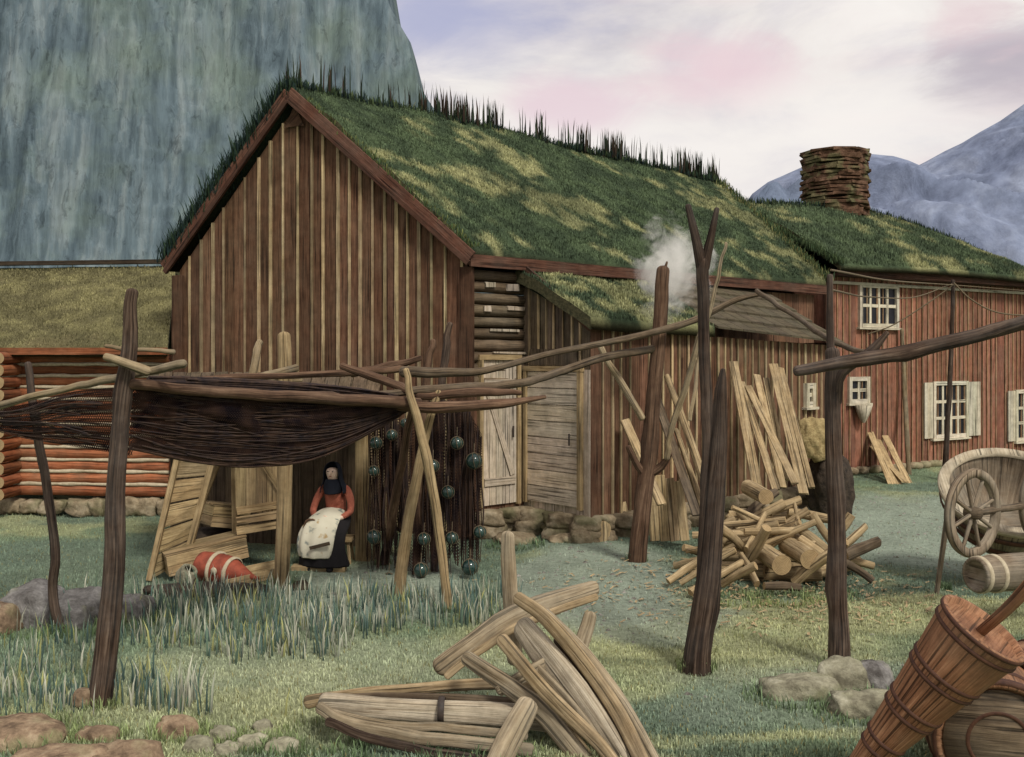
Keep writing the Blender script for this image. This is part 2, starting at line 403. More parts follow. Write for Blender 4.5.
# ------------------------------------------------------------------ ground
def gz(x, y):
    x = np.asarray(x, float); y = np.asarray(y, float)
    return (fbm(x*.7, y*.7, 3)-.5)*.10*sst(4, 7, y)+(fbm(x*3, y*3, 2)-.5)*.03
def lerp3(a, b, t): return a*(1-t[..., None])+b*t[..., None]
def blob(x, y, cx, cy, rx, ry, n):
    d = ((x-cx)/rx)**2+((y-cy)/ry)**2
    return 1-sst(.45, 1.25, d+(n-.5)*1.1)
def gcol(x, y):
    x = np.asarray(x, float); y = np.asarray(y, float)
    n1 = fbm(x*1.1, y*1.1, 4); n2 = fbm(x*.35+9, y*.8+3, 4); n3 = fbm(x*2.7+5, y*2.7, 3)
    green = np.array([.185, .25, .155]); blue = np.array([.150, .205, .150]); yel = np.array([.41, .43, .23])
    lav = np.array([.31, .37, .29]); pale = np.array([.40, .44, .29]); brn = np.array([.15, .12, .06])
    c = np.broadcast_to(green, x.shape+(3,)).copy()
    c = lerp3(c, blue, sst(.4, .62, n2)*.8)
    c = lerp3(c, yel, sst(.55, .72, n1)*.55)
    c = lerp3(c, blue, blob(x, y, -4.7, 11.4, 2.6, 1.9, n1)*.9)
    c = lerp3(c, yel, blob(x, y, 1.4, 8.3, 2.0, 1.1, n1)*.65)
    c = lerp3(c, yel, blob(x, y, 3.2, 9.1, 3.0, .75, n3)*.85)
    c = lerp3(c, pale, blob(x, y, -1.6, 7.4, 1.6, 1.1, n1)*.6)
    c = lerp3(c, yel, blob(x, y, -2.2, 6.5, 1.8, .7, n1)*.5)
    st = sst(.56, .70, fbm(x*.45+31, y*3.2+5, 4))*sst(-.4, .6, x)*sst(13, 9, y)
    c = lerp3(c, yel*1.05, st*.75)
    c = lerp3(c, np.array([.10, .13, .075]), sst(.60, .74, fbm(x*.6+3, y*4.0+15, 4))*sst(-.4, .6, x)*sst(12, 8, y)*.6)
    # trodden bare grey soil
    lm = np.maximum.reduce([blob(x, y, -1.35, 10.3, 1.0, 1.5, n1), blob(x, y, .9, 10.6, 1.0, 2.3, n1), blob(x, y, 6.2, 14.0, 2.6, 3.9, n1),
                            blob(x, y, 1.2, 9.2, .9, 1.0, n3)*.7, blob(x, y, 2.4, 7.0, 1.5, .8, n3)*.4])
    c = lerp3(c, lav, lm*.92)
    c = c*(.92+.46*n3)[..., None]
    return c, lm
xs = np.unique(np.concatenate([np.linspace(-3000, -60, 14), np.linspace(-60, -12, 20), np.linspace(-12, 14, 300), np.linspace(14, 60, 20), np.linspace(60, 3000, 14)]))
ys = np.unique(np.concatenate([np.linspace(-300, -10, 6), np.linspace(-10, 3, 14), np.linspace(3, 24, 260), np.linspace(24, 80, 24), np.linspace(80, 3200, 16)]))
gx, gy = np.meshgrid(xs, ys, indexing='ij')
gc, _ = gcol(gx, gy)
sheet('ground', np.stack([gx, gy, gz(gx, gy)], -1)[:, :, :], gc, M_TURF, kind='structure')

def scatter_lawn():
    n = 270000
    Y = 5.2+(23-5.2)*rng.random(n)**1.75; X = (rng.random(n)*1.16-.58)*Y
    c, lm = gcol(X, Y)
    keep = (rng.random(n) > lm*.86)
    X, Y, c, lm = X[keep], Y[keep], c[keep], lm[keep]; n = len(X)
    h = rng.uniform(.015, .042, n)*(.6+.8*fbm(X*2, Y*2, 3)); c = c*rng.uniform(.75, 1.45, n)[:, None]
    straw = rng.random(n) < .08; c[straw] = np.array([.30, .28, .12])*rng.uniform(.7, 1.1, straw.sum())[:, None]
    B = np.stack([X, Y, gz(X, Y)], 1)
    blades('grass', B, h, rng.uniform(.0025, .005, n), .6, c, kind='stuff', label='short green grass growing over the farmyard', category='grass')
scatter_lawn()
def scatter_reeds():
    # tall blades left foreground, in clumps
    n = 8600
    px = rng.uniform(-20, 520, n); py = rng.uniform(592, 718, n)
    Y = F*H/(py-HY); X = (px-CX)/F*Y
    d = fbm(X*2.2, Y*2.2, 3)
    clear = (((px-470)/150)**2+((py-690)/60)**2 < 1)
    keep = (d+rng.normal(0, .035, n) > .50-.12*(px > 150)*(py < 660)+.10*sst(655, 700, py)) & ~clear & (rng.random(n) < np.where(px < 130, .3, .85))
    X, Y, px = X[keep], Y[keep], px[keep]; n = len(X)
    h = rng.uniform(.08, .30, n)*(.7+.6*fbm(X*1.3+4, Y*1.3, 2))
    pal = np.array([[.09, .15, .13], [.13, .20, .14], [.40, .43, .33], [.50, .51, .40], [.38, .39, .16]])
    k = rng.choice(5, n, p=[.32, .22, .2, .16, .10])
    c = pal[k]*rng.uniform(.7, 1.2, n)[:, None]
    B = np.stack([X, Y, gz(X, Y)], 1)
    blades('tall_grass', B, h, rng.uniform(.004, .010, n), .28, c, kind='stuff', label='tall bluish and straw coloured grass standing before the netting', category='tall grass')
scatter_reeds()

# ------------------------------------------------------------------ boarded walls
def boardwall(Mb, Mt, A, B, zb, top, bw=.2, batt=.045, out=None, bt=.0, gap=.006, zbj=.03):
    """vertical boards from A to B (XY); top(s) absolute z; out = unit normal to the viewer's side"""
    A = Vector((A[0], A[1], 0)); B = Vector((B[0], B[1], 0)); d = B-A; ln = d.length; d.normalize()
    o = Vector(out) if out else Vector((d.y, -d.x, 0))
    s = 0
    while s < ln-.02:
        w = min(bw*random.uniform(.8, 1.2), ln-s)
        s1 = s+w; e = gap/2
        z0 = zb+random.uniform(0, zbj); pr = random.uniform(0, .008)
        za, zc = top(s), top(s1)
        vs = []
        for (ss, zt) in ((s+e, za), (s1-e, zc)):
            for q in (-.025, pr):
                p = A+d*ss+o*q; vs += [(p.x, p.y, z0), (p.x, p.y, zt)]
        fs = [(0, 1, 3, 2), (4, 6, 7, 5), (2, 3, 7, 6), (0, 4, 5, 1), (1, 5, 7, 3), (0, 2, 6, 4)]
        ou = random.uniform(0, 40)
        uv = [[((0 if i < 4 else w)+ou+(.02 if i % 4 < 2 else 0), vs[i][2]+ou) for i in f] for f in fs]
        Mb.add(vs, fs, uv, rt(.72, 1.25))
        if Mt is not None and s > .02:
            wd = batt*random.uniform(.55, 1.1); zt = top(s)-.01
            p = A+d*s+o*(.008+.012)
            if random.random() < .93:
                zz = zb+random.uniform(0, .06)
                box(Mt, (p.x, p.y, (zz+zt)/2), d*wd/2, o*.012, Vector((0, 0, (zt-zz)/2)), rt(.55, 1.15), .003)
        s = s1

# ================================================================== BARN
def turfroof(parent, ridge, eave, thick, nu, nv, amp=.12, nbl=30000, bh=(.03, .09), ochre=.5, bulge=.08, name='turf_slope', seed=0, dark=(.052, .078, .044), back=False, grass=True, okcol=(.37, .37, .18)):
    ridge = [Vector(p) for p in ridge]; eave = [Vector(p) for p in eave]
    rl = catmull(ridge, nu); el = catmull(eave, nu)
    g = np.zeros((nu+1, nv+1, 3))
    for i in range(nu+1):
        for j in range(nv+1):
            p = rl[i].lerp(el[i], j/nv); g[i, j] = p
    t = np.linspace(0, 1, nv+1)[None, :]; s = np.linspace(0, 1, nu+1)[:, None]
    nx = g[:, :, 0]*1.3+seed; ny = (g[:, :, 1]+g[:, :, 2])*1.3
    edge = np.minimum(1, np.minimum(t*nv/2+.3, (1-t)*nv/2+.3))
    g[:, :, 2] += (fbm(nx, ny, 4)-.5)*amp*2*edge+np.sin(t*np.pi)*bulge
    top = g.copy()
    n1 = fbm(nx*.9+3, ny*.9, 5); n2 = fbm(nx*3.1+7, ny*3.1, 4); n3 = fbm(nx*.5+21, ny*.5+2, 3)
    dk = np.array(dark); mid = dk*1.6+np.array([.012, .012, 0]); oc = np.array(okcol)
    c = lerp3(np.broadcast_to(dk, g.shape).copy(), mid, sst(.38, .62, n2))
    okm = sst(.585-.10*ochre, .635-.10*ochre, n3*.32+n1*.36+n2*.32)
    c = lerp3(c, oc, okm*.9)
    c = lerp3(c, dk*.8, sst(.55, .75, n3)*.5)
    # skirt: closed slab
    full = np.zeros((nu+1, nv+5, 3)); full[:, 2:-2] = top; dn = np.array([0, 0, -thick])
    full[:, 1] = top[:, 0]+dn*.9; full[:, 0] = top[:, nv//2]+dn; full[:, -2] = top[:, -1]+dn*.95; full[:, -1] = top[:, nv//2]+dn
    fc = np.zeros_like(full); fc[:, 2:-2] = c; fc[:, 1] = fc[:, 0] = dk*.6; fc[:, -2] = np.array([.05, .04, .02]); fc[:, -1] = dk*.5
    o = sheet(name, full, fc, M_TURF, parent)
    # end walls of the slab
    for i in (0, nu):
        Mx = MB(); vs = [tuple(top[i, j]) for j in range(nv+1)]+[tuple(top[i, j]+dn) for j in range(nv+1)]
        Mx.add(vs, [(j, j+1, nv+2+j, nv+1+j) for j in range(nv)])
        Mx.build(name.replace('slope', 'edge'), M_TURFEDGE, parent)
    if grass and nbl:
        u = rng.random(nbl)*nu; v = rng.random(nbl)*nv
        i = np.minimum(u.astype(int), nu-1); j = np.minimum(v.astype(int), nv-1); fu = (u-i)[:, None]; fv = (v-j)[:, None]
        def bil(A): return (A[i, j]*(1-fu)+A[i+1, j]*fu)*(1-fv)+(A[i, j+1]*(1-fu)+A[i+1, j+1]*fu)*fv
        B = bil(top); cc = bil(c)*rng.uniform(.7, 1.55, nbl)[:, None]
        hh = rng.uniform(bh[0], bh[1], nbl)*(.5+fbm(B[:, 0]*2, B[:, 1]*2, 3))
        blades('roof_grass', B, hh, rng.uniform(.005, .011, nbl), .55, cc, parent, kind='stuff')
    return top
def _te():
    m, nt = new_mat('turf edge'); tc = N(nt, 'ShaderNodeTexCoord')
    f = noise(nt, tc.outputs['Object'], 20, 6, .7); c = ramp(nt, f, [(.3, (.03, .035, .018)), (.7, (.11, .10, .05))])
    finish(nt, c, .95, f, 1, .04); return m
M_TURFEDGE = _te()

OA = P(290, 86, 13.9); OL = P(168, 258, 14.6); OR_ = P(469, 247, 12.9)
RE = P(716, 182, 21.3); EE = P(826, 281, 18.4); EE.z = max(EE.z, 3.72)
rdir = Vector((.72, .69, 0)).normalized(); gdir = Vector((OR_.x-OL.x, OR_.y-OL.y, 0)).normalized()
barn = thing('turf_barn', 'tall brown board-clad barn with steep grass-grown turf roof and gable facing the yard', 'barn', (-2.6, 14.2, 0))
# walls
WA = OA+rdir*.13; WL = OL+rdir*.13+gdir*.06; WR = OR_+rdir*.13-gdir*.13
WL.z = WR.z = 0
wlen = (Vector((WR.x, WR.y, 0))-Vector((WL.x, WL.y, 0))).length
apx = (Vector((WA.x-WL.x, WA.y-WL.y, 0))).dot(gdir)
zl, zr, za = OL.z-.18, OR_.z-.18, OA.z-.24
def gtop(s): return zl+(za-zl)*s/apx if s < apx else za+(zr-za)*(s-apx)/(wlen-apx)
Mb, Mt = MB(), MB()
boardwall(Mb, Mt, WL, WR, .05, gtop, .205, .045)
# top of the board touching apex: fine. back and far walls
wob = Mb.build('wall', W_BARN, barn)
Mt.build('battens', W_BATT, wob)
Mb = MB()
BL = WL+Vector((RE.x-OA.x, RE.y-OA.y, 0)); ER = Vector((EE.x, EE.y, 0))-gdir*.2-rdir*.3
def flatwall(M, A, B, z0, z1):
    A = Vector((A.x, A.y, 0)); B = Vector((B.x, B.y, 0)); d = (B-A); ln = d.length; d.normalize(); n = max(1, int(ln/.22)); s = 0
    for i in range(n):
        c = A+d*(ln*(i+.5)/n); box(M, (c.x, c.y, (z0+z1)/2), d*(ln/n/2-.003), Vector((-d.y, d.x, 0))*.02, (0, 0, (z1-z0)/2), rt())
flatwall(Mb, WL, BL, .05, zl-.1); flatwall(Mb, BL, ER, .05, 3.4)
Mb.build('rear_wall', W_BARN, barn)
# far gable triangle
Mx = MB(); Mx.add([BL+Vector((0, 0, 3.3)), ER+Vector((0, 0, 3.3)), RE-rdir*.35-Vector((0, 0, .35))], [(0, 1, 2)], [[(0, 0), (4, 0), (2, 2)]]); Mx.build('far_gable', W_BARN, barn)
# corner posts
for nm, c in (('left', WL), ('right', WR)):
    Mc = MB(); cc = c+Vector((gdir.y, -gdir.x, 0))*.02
    z1 = zl if nm == 'left' else zr
    box(Mc, (cc.x, cc.y, z1/2-.02), gdir*.09, Vector((gdir.y, -gdir.x, 0))*.05, (0, 0, z1/2-.05), .55, .004); Mc.build('corner_post', W_BARN, barn, bevel=.006)
# side wall to the right of the gable corner (log courses, door zone) follows the eave
sdir = (Vector((EE.x, EE.y, 0))-Vector((OR_.x, OR_.y, 0))).normalized(); snorm = Vector((sdir.y, -sdir.x, 0))
zE = OR_.z
logsM = MB()
LS = 3.2
for k in range(11):
    z = 2.05+k*.155
    if z > 3.55: break
    a = WR+sdir*.05+Vector((0, 0, z)); b = a+sdir*LS
    r = .078*random.uniform(.92, 1.06)
    tube(logsM, [a+snorm*-.04, b+snorm*-.04], [r, r*random.uniform(.85, 1.1)], 10, per=14, cap='flat', rough=.1, tint=rt(.8, 1.25), up=(0, 0, 1))
logs = logsM.build('log_wall', W_OLD, barn)
# whitish remnants of moss chinking
for (s, z, w, hh) in ((.35, 3.32, .16, .06), (.75, 3.30, .22, .09), (.3, 3.0, .12, .07), (.8, 3.02, .3, .05), (.6, 2.72, .5, .03), (.7, 2.42, .6, .025)):
    chM = MB(); c = WR+sdir*s+snorm*.045+Vector((0, 0, z)); box(chM, c, sdir*w/2, snorm*.012, (0, 0, hh/2), rt(.5, .9), .008); chM.build('chinking', W_PINK, logs)
lowM = MB()
boardwall(lowM, None, WR+sdir*.05, WR+sdir*8.1, .05, lambda s: 2.05 if s < 1.9 else 3.5, .2, out=snorm)
lowM.build('side_wall', W_BARN, barn)
# eave fascia + rafters ends
Mf = MB()
ea = OR_-Vector((0, 0, .17)); eb = EE-Vector((0, 0, .17))
plank(Mf, ea+snorm*.02, eb+snorm*.02, .16, .04, (0, 0, 1), .7); Mf.build('eave_board', W_RAKE, barn)
# rake boards
nout = Vector((gdir.y, -gdir.x, 0))
for a, b in ((OA, OL), (OA, OR_)):
    Mr = MB(); a2 = a+nout*.03-Vector((0, 0, .10)); b2 = b+nout*.03-Vector((0, 0, .10)); ex = (b2-a2).normalized()
    plank(Mr, a2, b2+ex*.06, .17, .035, (0, 0, 1), rt(.9, 1.1)); 
    a3 = a2+nout*.022-Vector((0, 0, .10)); b3 = b2+nout*.022-Vector((0, 0, .10))
    plank(Mr, a3+ex*.02, b3+ex*.02, .07, .05, (0, 0, 1), rt(.6, .7)); Mr.build('rake_board', W_RAKE, barn, bevel=.005)
Mv = MB(); c = OA+nout*.0-Vector((0, 0, .46))+rdir*.10; Mv.add([c+Vector((0, 0, .2))+nout*.05, c-gdir*.16-Vector((0, 0, .1))+nout*.05, c+gdir*.16-Vector((0, 0, .1))+nout*.05], [(0, 1, 2)], [[(0, 0), (.1, .3), (.3, .3)]], .5)
Mv.build('gable_vent', W_BARN, barn)
# turf slopes
ridgeM = [OA, OA.lerp(RE, .3)+Vector((0, 0, .08)), OA.lerp(RE, .62)-Vector((0, 0, .0)), RE]
eaveM = [OR_, OR_.lerp(EE, .5)-Vector((0, 0, .05)), EE]
turfroof(barn, ridgeM, eaveM, .2, 70, 34, .10, 70000, (.015, .05), .42, .06, seed=3)
back_e = [OL, OL+(RE-OA)*.5, OL+(RE-OA)]
turfroof(barn, ridgeM, back_e, .2, 30, 14, .09, 9000, (.06, .16), .2, .05, seed=5)
# dark grass fringe along the left verge and ridge
def fringe(parent, line, n, hr, spread, cols, lean=.25, wid=(.006, .012), droop=.3, dens=None):
    C = catmull(line, 60); t = rng.random(n*2)*60
    if dens is not None: t = t[rng.random(len(t)) < dens(t/60)]
    t = t[:n]; n = len(t)
    i = np.minimum(t.astype(int), 59); f = (t-i)[:, None]; A = np.array([list(c) for c in C])
    B = A[i]*(1-f)+A[i+1]*f + rng.normal(0, spread, (n, 3))*np.array([1, 1, .3])
    h = rng.uniform(hr[0], hr[1], n)
    c = np.array(cols)[rng.integers(0, len(cols), n)]*rng.uniform(.7, 1.2, n)[:, None]
    return blades('verge_grass', B, h, rng.uniform(wid[0], wid[1], n), lean, c, parent, droop, kind='stuff')
DK = [(.014, .030, .030), (.02, .042, .03), (.03, .055, .028)]
fringe(barn, [OA+Vector((0, .1, -.05)), OL+Vector((0, .1, -.05))], 5200, (.12, .34), .07, DK, .5, droop=.5)
fringe(barn, [OA, RE], 4000, (.05, .16), .06, DK+[(.06, .09, .035)], .4)
def rdens(t): return np.where(t < .22, .10, .10+.85*(vnoise(t*46, 0*t+3) > .5))
fringe(barn, [OA, RE], 950, (.20, .60), .05, [(.018, .028, .018), (.03, .045, .025), (.045, .03, .02)], .10, (.008, .02), .3, rdens)
fringe(barn, [RE, EE], 2600, (.06, .16), .07, [(.05, .085, .04), (.07, .11, .045), (.2, .2, .08)], .5)
# pale grass rim just behind the right rake board
fringe(barn, [OA.lerp(OR_, .08)+rdir*.05+Vector((0, 0, -.02)), OR_+rdir*.05], 1500, (.03, .09), .04, [(.13, .15, .05), (.07, .11, .04)], .5)

# ================================================================== ANNEX (lean-to on the barn's side)
AP0 = WR+sdir*.98; AP0.z = 0
aout = snorm*1.28; AF0 = AP0+aout; AF1 = AF0+sdir*5.55; AB1 = AP0+sdir*5.55
annex = thing('lean_to_shed', 'low brown board-clad lean-to joined to the barn side, turf and bare slab roof', 'lean-to', (1.5, 13.2, 0))
ez0, ez1, bz0 = 2.80, 2.62, 3.60
Mb, Mt = MB(), MB()
boardwall(Mb, Mt, AF0, AF1, .22, lambda s: ez0+(ez1-ez0)*s/5.55-.06, .17, .035, out=snorm)
fw = Mb.build('front_wall', W_BARN, annex); Mt.build('battens', W_BATT, fw)
Mb, Mt = MB(), MB()
hl = aout.length
eo = -sdir
# end wall: boards above door and on the corner
def etop(s): return bz0+(ez0-bz0)*s/hl-.06
boardwall(Mb, Mt, AP0, AF0, 2.2, etop, .16, .03, out=eo)
ew = Mb.build('end_wall', W_OLD, annex); Mt.build('battens', W_BATT, ew)
flatM = MB(); flatwall(flatM, AB1, AF1, .2, 2.6); flatM.build('rear_wall', W_BARN, annex)
# low part of end wall behind the doors
Mb = MB(); boardwall(Mb, None, AP0, AF0, .25, lambda s: 2.2, .2, out=eo); Mb.build('lower_end_wall', W_PINK, annex)
# rake board of annex
Mr = MB(); a = AP0+eo*.08+Vector((0, 0, bz0+.02)); b = AF0+eo*.08+snorm*.1+Vector((0, 0, ez0-.06)); plank(Mr, a, b, .12, .04, (0, 0, 1), .8); Mr.build('rake_board', W_RAKE, annex, bevel=.004)
# doors
def make_door(parent, A, d, o, w, h, z0, mat, kind, name='door', nb=5):
    M = MB(); bw = w/nb
    if kind == 'h':
        k = int(h/.21)
        for i in range(k):
            c = A+d*w/2+o*.02+Vector((0, 0, z0+h*(i+.5)/k)); box(M, c, (0, 0, h/k/2-.006), o*.015, d*w/2, rt(.85, 1.1), .002)
    else:
        for i in range(nb):
            c = A+d*(bw*(i+.5))+o*.02+Vector((0, 0, z0+h/2)); box(M, c, d*(bw/2-.004), o*.015, (0, 0, h/2), rt(.85, 1.1), .002)
    D = M.build(name, mat, parent)
    Mk = MB()
    if kind == 'z':
        for zz in (.16, .84): 
            c = A+d*w/2+o*.045+Vector((0, 0, z0+h*zz)); box(Mk, c, (0, 0, .05), o*.012, d*(w/2-.03), .85, .002)
        plank(Mk, A+d*.08+o*.044+Vector((0, 0, z0+h*.80)), A+d*(w-.08)+o*.044+Vector((0, 0, z0+h*.2)), .08, .022, (0, 0, 1), .9)
        Mk.build('brace', mat, D)
    Mj = MB()
    for s in (-.03, w+.03): 
        c = A+d*s+o*.03+Vector((0, 0, z0+h/2)); box(Mj, c, d*.03, o*.04, (0, 0, h/2+.02), .9, .002)
    c = A+d*w/2+o*.03+Vector((0, 0, z0+h+.04)); box(Mj, c, (0, 0, .035), o*.043, d*(w/2+.07), .9, .002)
    Mj.build('door_frame', W_TAN, D)
    Mh = MB(); c = A+d*(w*.86)+o*.07+Vector((0, 0, z0+h*.5)); tube(Mh, [c-Vector((0, 0, .07)), c+Vector((0, 0, .07))], [.012, .012], 8, per=3); Mh.build('handle', M_IRON, D)
    return D
make_door(barn, WR+sdir*.22, sdir, snorm, .60, 1.92, .40, W_PINK, 'z')
eD = -(-aout).normalized()
make_door(annex, AP0+eD*.12, eD, eo, .98, 1.75, .42, W_PINK, 'h')
# dark opening/hatch above that door
Mh = MB(); c = AP0+eD*.62+eo*.03+Vector((0, 0, 2.36)); box(Mh, c, eD*.45, eo*.012, (0, 0, .11), .8); Mh.build('lintel_board', W_OLD, annex, bevel=.004)
# foundation stones
Mf = MB(); k = 0
for (A, d, ln, o) in ((WR, sdir, 1.0, snorm), (AP0, eD, 1.28, eo), (AF0, sdir, 5.5, snorm)):
    s = 0
    while s < ln:
        w = random.uniform(.25, .5)*(1.5 if ln < 2 else 1); c = A+d*(s+w/2)+o*.02
        for zz in (.07, .24):
            icos(Mf, (c.x+random.uniform(-.04, .04), c.y+random.uniform(-.03, .03), zz), (w*.56, .2, .12), 3, .35, 1.6, rt(.8, 1.2) if ln < 2 else rt(.4, .7), k, .9); k += 1
        s += w*.92
Mf.build('stone_footing', S_FOUND, annex)
# roofs
sp = 2.35
up = Vector((0, 0, 1))
ra = AP0+eo*.15+up*(bz0-.06); rb = AP0+sdir*sp+up*(bz0-.10); e0 = AF0+eo*.15+snorm*.15+up*(ez0+.06); e1 = AF0+sdir*sp+snorm*.15+up*(ez0+.0)
turfroof(annex, [ra, (ra+rb)/2, rb], [e0, (e0+e1)/2, e1], .16, 26, 16, .06, 9000, (.03, .08), .9, .05, seed=40)
# bare slab / plank part
Mp = MB()
r0 = AP0+sdir*sp+up*(bz0+.0); r1 = AB1+sdir*.1+up*(bz0-.1); f0 = AF0+sdir*sp+snorm*.18+up*(ez0-.02); f1 = AF1+sdir*.1+snorm*.18+up*(ez1-.02)
nr = 5
for i in range(nr):
    for j in range(11):
        t0, t1 = i/nr, (i+1.12)/nr; s0, s1 = (j)/11, (j+1)/11-.004
        def Q(s, t): return (r0.lerp(r1, s)).lerp(f0.lerp(f1, s), min(t, 1.02))
        lift = up*(.035)
        a, b, c_, d_ = Q(s0, t0), Q(s1, t0), Q(s1, t1)+lift, Q(s0, t1)+lift
        off = random.uniform(0, 20)
        vs = [a, b, c_, d_, a-up*.03, b-up*.03, c_-up*.03, d_-up*.03]
        Mp.add(vs, [(0, 3, 2, 1), (4, 5, 6, 7), (3, 7, 6, 2), (0, 1, 5, 4), (0, 4, 7, 3), (1, 2, 6, 5)], [[(off, off), (off+.5, off), (off+.5, off+.3), (off, off+.3)]]*6, rt(.9, 1.1))
W_SLAB = wood('roof slab', (.055, .045, .028), (.10, .082, .052), (.14, .12, .075), (.10, .09, .055), .6)
Mp.build('slab_roof', W_SLAB, annex)
def window(parent, c, d, o, w, h, cols, rows, split=False, mat=None, shutters=(), name='window', sash=None):
    mat = mat or W_CREAM; c = Vector(c); fw = .085
    M = MB()
    for sx in (-1, 1): box(M, c+d*sx*(w/2-fw/2)+o*.03, d*fw/2, o*.035, up*h/2, rt(.95, 1.05), .002)
    for sz in (-1, 1): box(M, c+up*sz*(h/2-fw/2)+o*.03, up*fw/2, o*.032, d*(w/2-fw+.001), rt(.95, 1.05), .001)
    box(M, c-up*(h/2+.02)+o*.045, up*.02, o*.05, d*(w/2+.04), 1, .002)
    Wn = M.build(name, mat, parent)
    iw, ih = w-2*fw, h-2*fw
    Mb_ = MB()
    for i in range(1, cols):
        t = .06 if not (split and i == cols//2) else .10
        box(Mb_, c+d*(-iw/2+iw*i/cols)+o*.022, d*t/2, o*.02, up*ih/2, 1, .001)
    for j in range(1, rows): box(Mb_, c+up*(-ih/2+ih*j/rows)+o*.022, up*.032, o*.017, d*iw/2, 1, .001)
    Mb_.build('glazing_bars', mat, Wn)
    Mg = MB(); Mg.add([c-d*iw/2-up*ih/2+o*.014, c+d*iw/2-up*ih/2+o*.014, c+d*iw/2+up*ih/2+o*.014, c-d*iw/2+up*ih/2+o*.014], [(0, 1, 2, 3)], [[(0, 0), (1, 0), (1, 1), (0, 1)]])
    Mg.build('pane', M_DARK, Wn)
    for (sx, sw) in shutters:
        Ms = MB(); cc = c+d*sx*(w/2+sw/2+.015)+o*.045
        for q in (-1, 0, 1): box(Ms, cc+d*q*sw/3, d*(sw/6-.003), o*.014, up*(h/2-.02), rt(.92, 1.05), .001)
        Ms.build('shutter', mat, parent)
    return Wn
def onwall(A, d, px):
    """distance along wall A + s d whose image column is px"""
    k = (px-CX)/F; return (k*A.y-A.x)/(d.x-k*d.y)
sw = onwall(AF0, sdir, 808); cW = AF0+sdir*sw; zW = H-(395-HY)/F*cW.y
window(annex, (cW.x, cW.y, zW), sdir, snorm, .27, .38, 1, 2)

# ================================================================== FARMHOUSE
house = thing('red_farmhouse', 'red board-clad farmhouse with cream windows, turf roof and stacked stone chimney', 'farmhouse', (8.5, 21.5, 0))
HA = P(826, 475, 19.9); HA.z = 0; HB = P(1036, 475, 23.6); HB.z = 0
hd = (HB-HA).normalized(); ho = Vector((hd.y, -hd.x, 0)); hlen = (HB-HA).length
ztop = 4.02
Mb, Mt = MB(), MB()
boardwall(Mb, Mt, HA, HB, .10, lambda s: ztop, .16, .032, out=ho)
hw = Mb.build('wall', W_HOUSE, house); Mt.build('battens', wood('rust pale batten', (.22, .10, .05), (.40, .24, .13), (.55, .42, .26), (.4, .3, .18), .4), hw)
Mf = MB(); hb = Vector((-ho.x, -ho.y, 0))*5.2
flatwall(Mf, HA, HA+hb, .15, ztop); flatwall(Mf, HA+hb, HB+hb, .15, ztop); flatwall(Mf, HB+hb, HB, .15, ztop); Mf.build('rear_wall', W_HOUSE, house)
Mx = MB()
for E in (HA, HB):
    z = 1.35 if E is HA else .9
    Mx.add([E+up*ztop, E+hb+up*ztop, E+hb*.5+up*(ztop+z)], [(0, 1, 2)], [[(0, 0), (0, 5), (1, 2)]])
Mx.build('gable_wall', W_HOUSE, house)
Mc = MB(); c = HA+ho*.03; box(Mc, (c.x, c.y, ztop/2+.05), hd*.07, ho*.03, (0, 0, ztop/2-.1), .35, .003); Mc.build('corner_board', W_HOUSE, house, bevel=.005)
Mc = MB(); plank(Mc, HA+hd*.1+ho*.06+up*(ztop-.16), HB+ho*.06+up*(ztop-.16), .06, .03, up, .9); Mc.build('trim_board', W_CREAM, house)
Mc = MB(); plank(Mc, HA+ho*.3+up*(ztop+.06), HB+ho*.3+up*(ztop+.02), .14, .05, up, .6); 
plank(Mc, HA+ho*.17+up*(ztop-.02), HB+ho*.17+up*(ztop-.02), .05, .28, up, .5); Mc.build('eave_board', W_RAKE, house)
Mf = MB(); s = 0
while s < hlen:
    w = random.uniform(.3, .55); c = HA+hd*(s+w/2)+ho*.02; icos(Mf, (c.x, c.y, .06), (w*.55, .15, .11), 2, .3, 1.2, rt(.5, .8), 80+s); s += w*.95
Mf.build('stone_footing', S_FOUND, house)
hr = [P(728, 203, 21.9), P(800, 206, 23.0), P(870, 213, 24.2), P(940, 236, 25.2), P(1004, 266, 25.3)]
he = [HA-hd*.05+ho*.42+up*(ztop+.16), (HA+HB)/2+ho*.42+up*(ztop+.22), HB+hd*.05+ho*.42+up*(ztop+.12)]
turfroof(house, hr, he, .13, 50, 22, .08, 26000, (.04, .10), .35, .10, seed=60, dark=(.058, .085, .048))
hbk = [p+Vector((-ho.x, -ho.y, 0))*5.4+up*.0 for p in he]
turfroof(house, hr, hbk, .2, 24, 10, .08, 4000, (.04, .10), .2, .1, seed=66)
fringe(house, [hr[0], he[0]], 2200, (.06, .17), .05, [(.05, .085, .04), (.08, .12, .05)], .6)
fringe(house, hr, 2200, (.05, .17), .06, DK+[(.08, .11, .045)], .4, (.008, .014))
def hwin(px, py, w, h, cols, rows, **k):
    s = onwall(HA, hd, px); c = HA+hd*s; z = H-(py-HY)/F*c.y
    return window(house, (c.x, c.y, z), hd, ho, w, h, cols, rows, **k)
hwin(877.5, 306, 1.22, .90, 4, 2)
w4 = hwin(857.5, 390, .62, .54, 2, 2)
hwin(949, 409.5, 1.22, 1.24, 4, 3, split=True, shutters=((-1, .28), (1, .42)))
hwin(1029, 415, 1.2, 1.2, 4, 3, split=True, shutters=((-1, .28),))
